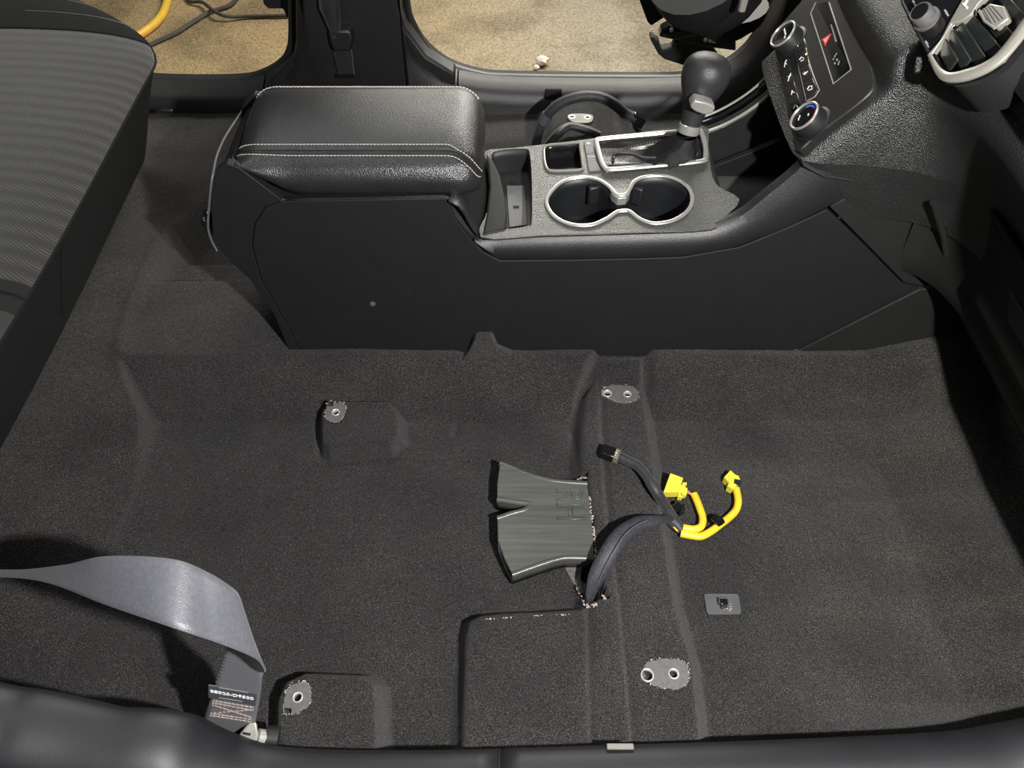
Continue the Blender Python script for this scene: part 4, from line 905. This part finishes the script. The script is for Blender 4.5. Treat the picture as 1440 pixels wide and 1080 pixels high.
# ------------------------------------------------------------------ near seat belt
sb = thing('seat_belt', 'grey seat belt webbing looping up from the anchor by the near sill', 'seat belt', Ud(350, 1035, .80))
pA, pB, pT = Ud(288, 1008, .765), Ud(358, 1020, .765), Ud(318, 915, .665)
PN = (pB - pA).cross(pT - pA).normalized(); PN = PN if PN.dot(CP0 - pA) > 0 else -PN
def bp(px, py, o=0.0): return Upl(px, py, pA + PN * o, PN)
ST = [(bp(280, 1045), bp(351, 1056)), (bp(288, 1008), bp(358, 1020)), (bp(302, 965), bp(366, 976)), (bp(318, 915), bp(369, 950)),
      (Ud(330, 878, .642), Ud(373, 944, .648)), (Ud(337, 856, .624), Ud(371, 938, .630)), (Ud(336, 838, .610), Ud(362, 928, .612)), (Ud(320, 822, .598), Ud(342, 918, .596)), (Ud(288, 803, .586), Ud(300, 902, .572)), (Ud(240, 786, .576), Ud(240, 882, .550)),
      (Ud(150, 782, .585), Ud(148, 850, .575)), (Ud(92, 794, .615), Ud(72, 821, .62)), (Ud(20, 801, .66), Ud(10, 812, .665)), (Ud(-80, 798, .72), Ud(-80, 812, .72))]
La = catmull([a for a, b in ST], 8); Rb = catmull([b for a, b in ST], 8)
grid('webbing', [[a.lerp(b, t) for t in np.linspace(0, 1, 9)] for a, b in zip(La, Rb)], WEB, sb, solid=.0014)
ax_ = (bp(366, 976) - bp(302, 965)).normalized()
lb = prism('label_tag', [bp(*q, .0022) for q in ((293, 964), (361, 976), (359, 993), (293, 981))], -PN * .0012, LABELM, sb)
xa = bp(352, 983) - bp(300, 973.5); ya = PN.cross(xa)
text('label_text', '88820-D9500', .0078, bp(326, 977.5, .0026), xa, ya, WHITEINK, lb, bold=.00012)
for s_, o_ in ((0, .62), (14, .5)): tube('label_line', [bp(308, 967 + s_, .0026), bp(308 + 66 * o_, 967 + s_ + 11 * o_, .0026)], .0003, DIMINK, lb, 4)
stp = []
for L in (((299, 985), (356, 995)), ((298, 988), (355, 999)), ((298, 991), (354, 1009)), ((297, 1003), (356, 998)), ((296, 1003), (354, 1012)), ((295, 1006), (353, 1015))):
    stp.append(tube_geo([bp(L[0][0] + (L[1][0] - L[0][0]) * t, L[0][1] + (L[1][1] - L[0][1]) * t + .5 * math.sin(t * 60), .0014) for t in np.linspace(0, 1, 26)], .0006, 5))
joined('bar_stitching', stp, mat('tan_thread', (.36, .28, .25), .7, var=.2), sb)
for k in range(9): tube('weave_rib', [bp(303 + k * 1.6, 958 - k * 4.5, .0010), bp(318 + k * 1.6, 961 - k * 4.5, .0010)], .0004, LABELM, sb, 4)
prism('anchor_plate', [Ud(x, y, .76) for x, y in ((334, 1036), (345, 1022), (356, 1011), (361, 1018), (363, 1032), (360, 1046), (340, 1044))], ray(350, 1030) * .008, mat('zinc_anchor', (.66, .65, .60), .35, .5, var=.15), sb, .002)
box('anchor_slot', Ud(347, 1032, .7595), ax_ * .004, (0, .0012, 0), ray(347, 1032).normalized() * .001, BLACK, sb)
tube('bolt', [Ud(362, 1036, .762), Ud(370, 1037, .765), Ud(376, 1037, .768)], .008, STEEL, sb, 14)
tube('bolt_cap', [Ud(374, 1037, .770), Ud(392, 1038, .772)], .012, RUBBER, sb, 16)

# ------------------------------------------------------------------ air duct
dz0 = .012
du = thing('air_duct', 'flat forked black floor air duct embossed with the letters RH', 'air duct', floorpt(760, 730))
def DP(px, py, z=.038): return Uz(px, py, z - max(0, (px - 770)) * .00003)
duo = [(703, 650), (720, 657), (742, 666), (770, 674), (795, 677), (826, 679), (830, 710), (834, 750), (836, 784), (800, 783), (785, 785), (765, 791), (742, 799), (720, 807), (709, 785), (700, 760), (699, 728), (720, 721), (738, 716), (744, 711), (742, 707), (720, 704), (699, 701), (699, 680)]
top_ = [DP(*q) for q in duo]
prism('upper_shell', top_, (0, 0, -.003), DUCT, du, .0012, 2)
prism('lower_shell', [p + Vector((0, 0, -.028)) for p in top_], (0, 0, -.002), DUCT, du)
def wall(idx, nm):
    P = catmull([top_[i] for i in idx], 4)
    rows = [[p + Vector((0, 0, -.001)), p + Vector((0, 0, -.015)), p + Vector((0, 0, -.029))] for p in P]
    grid(nm, rows, DUCT, du, solid=.003)
    tube('rolled_edge', [p + Vector((0, 0, -.003)) for p in P], .0042, DUCT, du, 10)
wall([0, 1, 2, 3, 4, 5], 'side_wall'); wall([8, 9, 10, 11, 12, 13], 'side_wall'); wall([16, 17, 18, 19, 20, 21, 22], 'fork_wall')
text('lettering', 'RH', .052, DP(800, 709, .0385), (0, -1, 0), (1, 0, 0), DUCT, du, outline=.0011, squeeze=.72)

# ------------------------------------------------------------------ wiring harness
wh = thing('wiring_harness', 'under seat wiring harness with black sleeve and two yellow connectors', 'wiring harness', floorpt(880, 750))
def W(L, n=6): return catmull([floorpt(x, y, o) for x, y, o in L], n)
sh = W([(826, 848, -.02), (832, 830, .0), (842, 805, .022), (858, 775, .036), (876, 750, .036), (900, 735, .028), (925, 731, .017), (946, 728, .012)], 6)
tube('sheath', sh, [float(r) for r in np.interp(np.linspace(0, 1, len(sh)), [0, .15, .5, .75, 1], [.009, .0115, .0115, .0095, .005])], SHEATH, wh, 12, False, .6, (.4, .3, 1))
tube('sheath_seam', [p + Vector((.004, -.003, .0095)) for p in sh[8:32]], .0010, LABELM, wh, 6)
bc_ = W([(946, 728, .012), (936, 712, .014), (922, 690, .016), (908, 668, .016), (896, 655, .014), (880, 647, .012), (868, 641, .011)], 6)
tube('black_cable', bc_, [.0075 if i < 16 else .0068 for i in range(len(bc_))], TAPE, wh, 10)
cA, cB = floorpt(870, 642, .012), floorpt(846, 634, .012); dr_ = (cB - cA).normalized(); sd = Vector((-dr_.y, dr_.x, 0))
bk = box('black_connector', cA.lerp(cB, .62), dr_ * .010, sd * .0085, (0, 0, .007), GLOSS, wh, .002)
box('connector_body', cA.lerp(cB, .22), dr_ * .006, sd * .008, (0, 0, .0065), mat('olive_connector', (.16, .16, .12), .45, var=.3), bk, .001)
for k in (-1, 0, 1): tube('wire', [cA + sd * (.003 * k) + Vector((0, 0, .002)), cA.lerp(cB, .2) + sd * (.004 * k) + Vector((0, 0, .0075))], .0009, (YCONN, WHITEINK, YCONN)[k + 1], bk, 5)
y1 = W([(976, 695, .010), (983, 712, .012), (988, 728, .012), (986, 740, .012), (976, 744, .012), (960, 742, .012)], 6)
tube('yellow_cable', y1, .0052, YELLOW, wh, 10)
y2 = W([(957, 750, .010), (972, 753, .010), (986, 754, .010), (1000, 747, .010), (1012, 738, .010), (1026, 727, .010), (1035, 717, .011), (1038, 704, .012), (1035, 687, .012)], 6)
tube('yellow_cable', y2, .0052, YELLOW, wh, 10)
tp = floorpt(1010, 735, .011)
lathe('tape_band', [(.0068, -.006), (.0072, 0), (.0068, .006)], tp, (.8, .5, 0), GLOSS, wh, 14)
lathe('tape_band', [(.0062, -.005), (.0070, 0), (.0062, .005)], floorpt(1008, 731, .017), (.5, -.6, .3), GLOSS, wh, 12)
def yconn(poly, z0, h):
    P = [floorpt(x, y, z0 + h) for x, y in poly]; zt = max(p.z for p in P); P = [Vector((p.x, p.y, zt)) for p in P]
    return prism('yellow_connector', P, (0, 0, -h), YCONN, wh, .0006)
k1 = yconn([(940, 673), (958, 680), (952, 700), (933, 692)], .002, .014)
prism('connector_neck', [floorpt(x, y, .013) for x, y in ((958, 681), (962, 681), (963, 685), (967, 686), (966, 695), (961, 695), (960, 699), (953, 698))], (0, 0, -.010), YCONN, k1, .0005)
prism('connector_latch', [floorpt(x, y, .0178) for x, y in ((944, 676), (956, 681), (954, 688), (941, 683))], (0, 0, -.004), YCONN, k1, .0006)
for q in ((962, 682), (961, 697)): box('side_tab', floorpt(*q, .012), (.003, 0, 0), (0, .0014, 0), (0, 0, .005), YCONN, k1, .0005)
box('connector_label', floorpt(945, 691, .0182), (.0055, -.002, 0), (.001, .003, 0), (0, 0, .0003), WHITEINK, k1)
k2 = yconn([(1018, 671), (1027, 662), (1034, 668), (1038, 671), (1041, 677), (1036, 678), (1035, 686), (1030, 687), (1023, 683), (1025, 679)], .002, .014)
prism('side_tab', [floorpt(x, y, .013) for x, y in ((1034, 667), (1039, 669), (1042, 677), (1038, 678))], (0, 0, -.008), YCONN, k2, .0005)
prism('connector_latch', [floorpt(x, y, .0175) for x, y in ((1024, 667), (1029, 669), (1030, 682), (1025, 679))], (0, 0, -.004), YCONN, k2, .001)
box('connector_socket', floorpt(1037, 678, .0165), (.0045, -.001, 0), (.001, .0035, 0), (0, 0, .0012), BLACK, k2)
for k in (0, 1): tube('wire', [floorpt(966 + k, 692 - 2 * k, .011), floorpt(972 + k, 696 - k, .012), floorpt(977, 698, .012)], .0010, COPPER, wh, 5)
for k in (0, 1): tube('wire', [floorpt(1033 + k, 683, .011), floorpt(1034 + k, 690, .012)], .0010, (BLACK, WHITEINK)[k], wh, 5)
box('clip', floorpt(949, 717, .012), (.008, .005, 0), (-.003, .005, 0), (0, 0, .009), GLOSS, wh, .002)
box('clip_wing', floorpt(958, 717, .014), (.004, .001, .002), (0, .006, 0), (0, 0, .004), GLOSS, wh, .001)
tube('tape_wrap', W([(940, 729, .011), (950, 736, .011), (958, 746, .010)], 4), [.007, .0075, .008, .0085, .0085, .008, .0075, .0065, .006], TAPE, wh, 10)
tube('wire', W([(944, 735, .014), (948, 741, .013), (953, 747, .012)], 3), .0016, YELLOW, wh, 6)
tube('wire', W([(950, 728, .016), (953, 735, .016), (956, 745, .014)], 3), .0010, COPPER, wh, 5)

# ------------------------------------------------------------------ floor mat clip
fc = thing('mat_clip', 'frosted grey floor mat clip plate with a small black hook', 'clip', floorpt(1015, 850))
plt = [floorpt(*q, .004) for q in ((990, 836), (992, 834.5), (1036, 835), (1039, 838), (1042, 861), (1040, 864.5), (997, 864), (994, 861))]; zt = max(p.z for p in plt)
prism('plate', [Vector((p.x, p.y, zt)) for p in plt], (0, 0, -.0018), CLEAR, fc, .0005)
h = floorpt(1016, 848, .005)
hb = box('hook', (h.x, h.y, zt + .004), (.0055, 0, 0), (0, .004, 0), (0, 0, .0022), GLOSS, fc, .0012)
box('hook_stem', (h.x, h.y - .004, zt + .002), (.0035, 0, 0), (0, .0035, 0), (0, 0, .002), RUBBER, hb, .0006)
tube('hook_rim', [Vector((h.x + a, h.y + b, zt + .0065)) for a, b in ((-.0055, -.003), (-.0055, .004), (.0055, .004), (.0055, -.003))], .0008, METAL, hb, 5)
frays('grit', [Vector((h.x, h.y - .008, zt + .001)), Vector((h.x + .008, h.y - .009, zt + .001)), Vector((h.x + .009, h.y - .003, zt + .001))], 30, .0009, fc, .002)
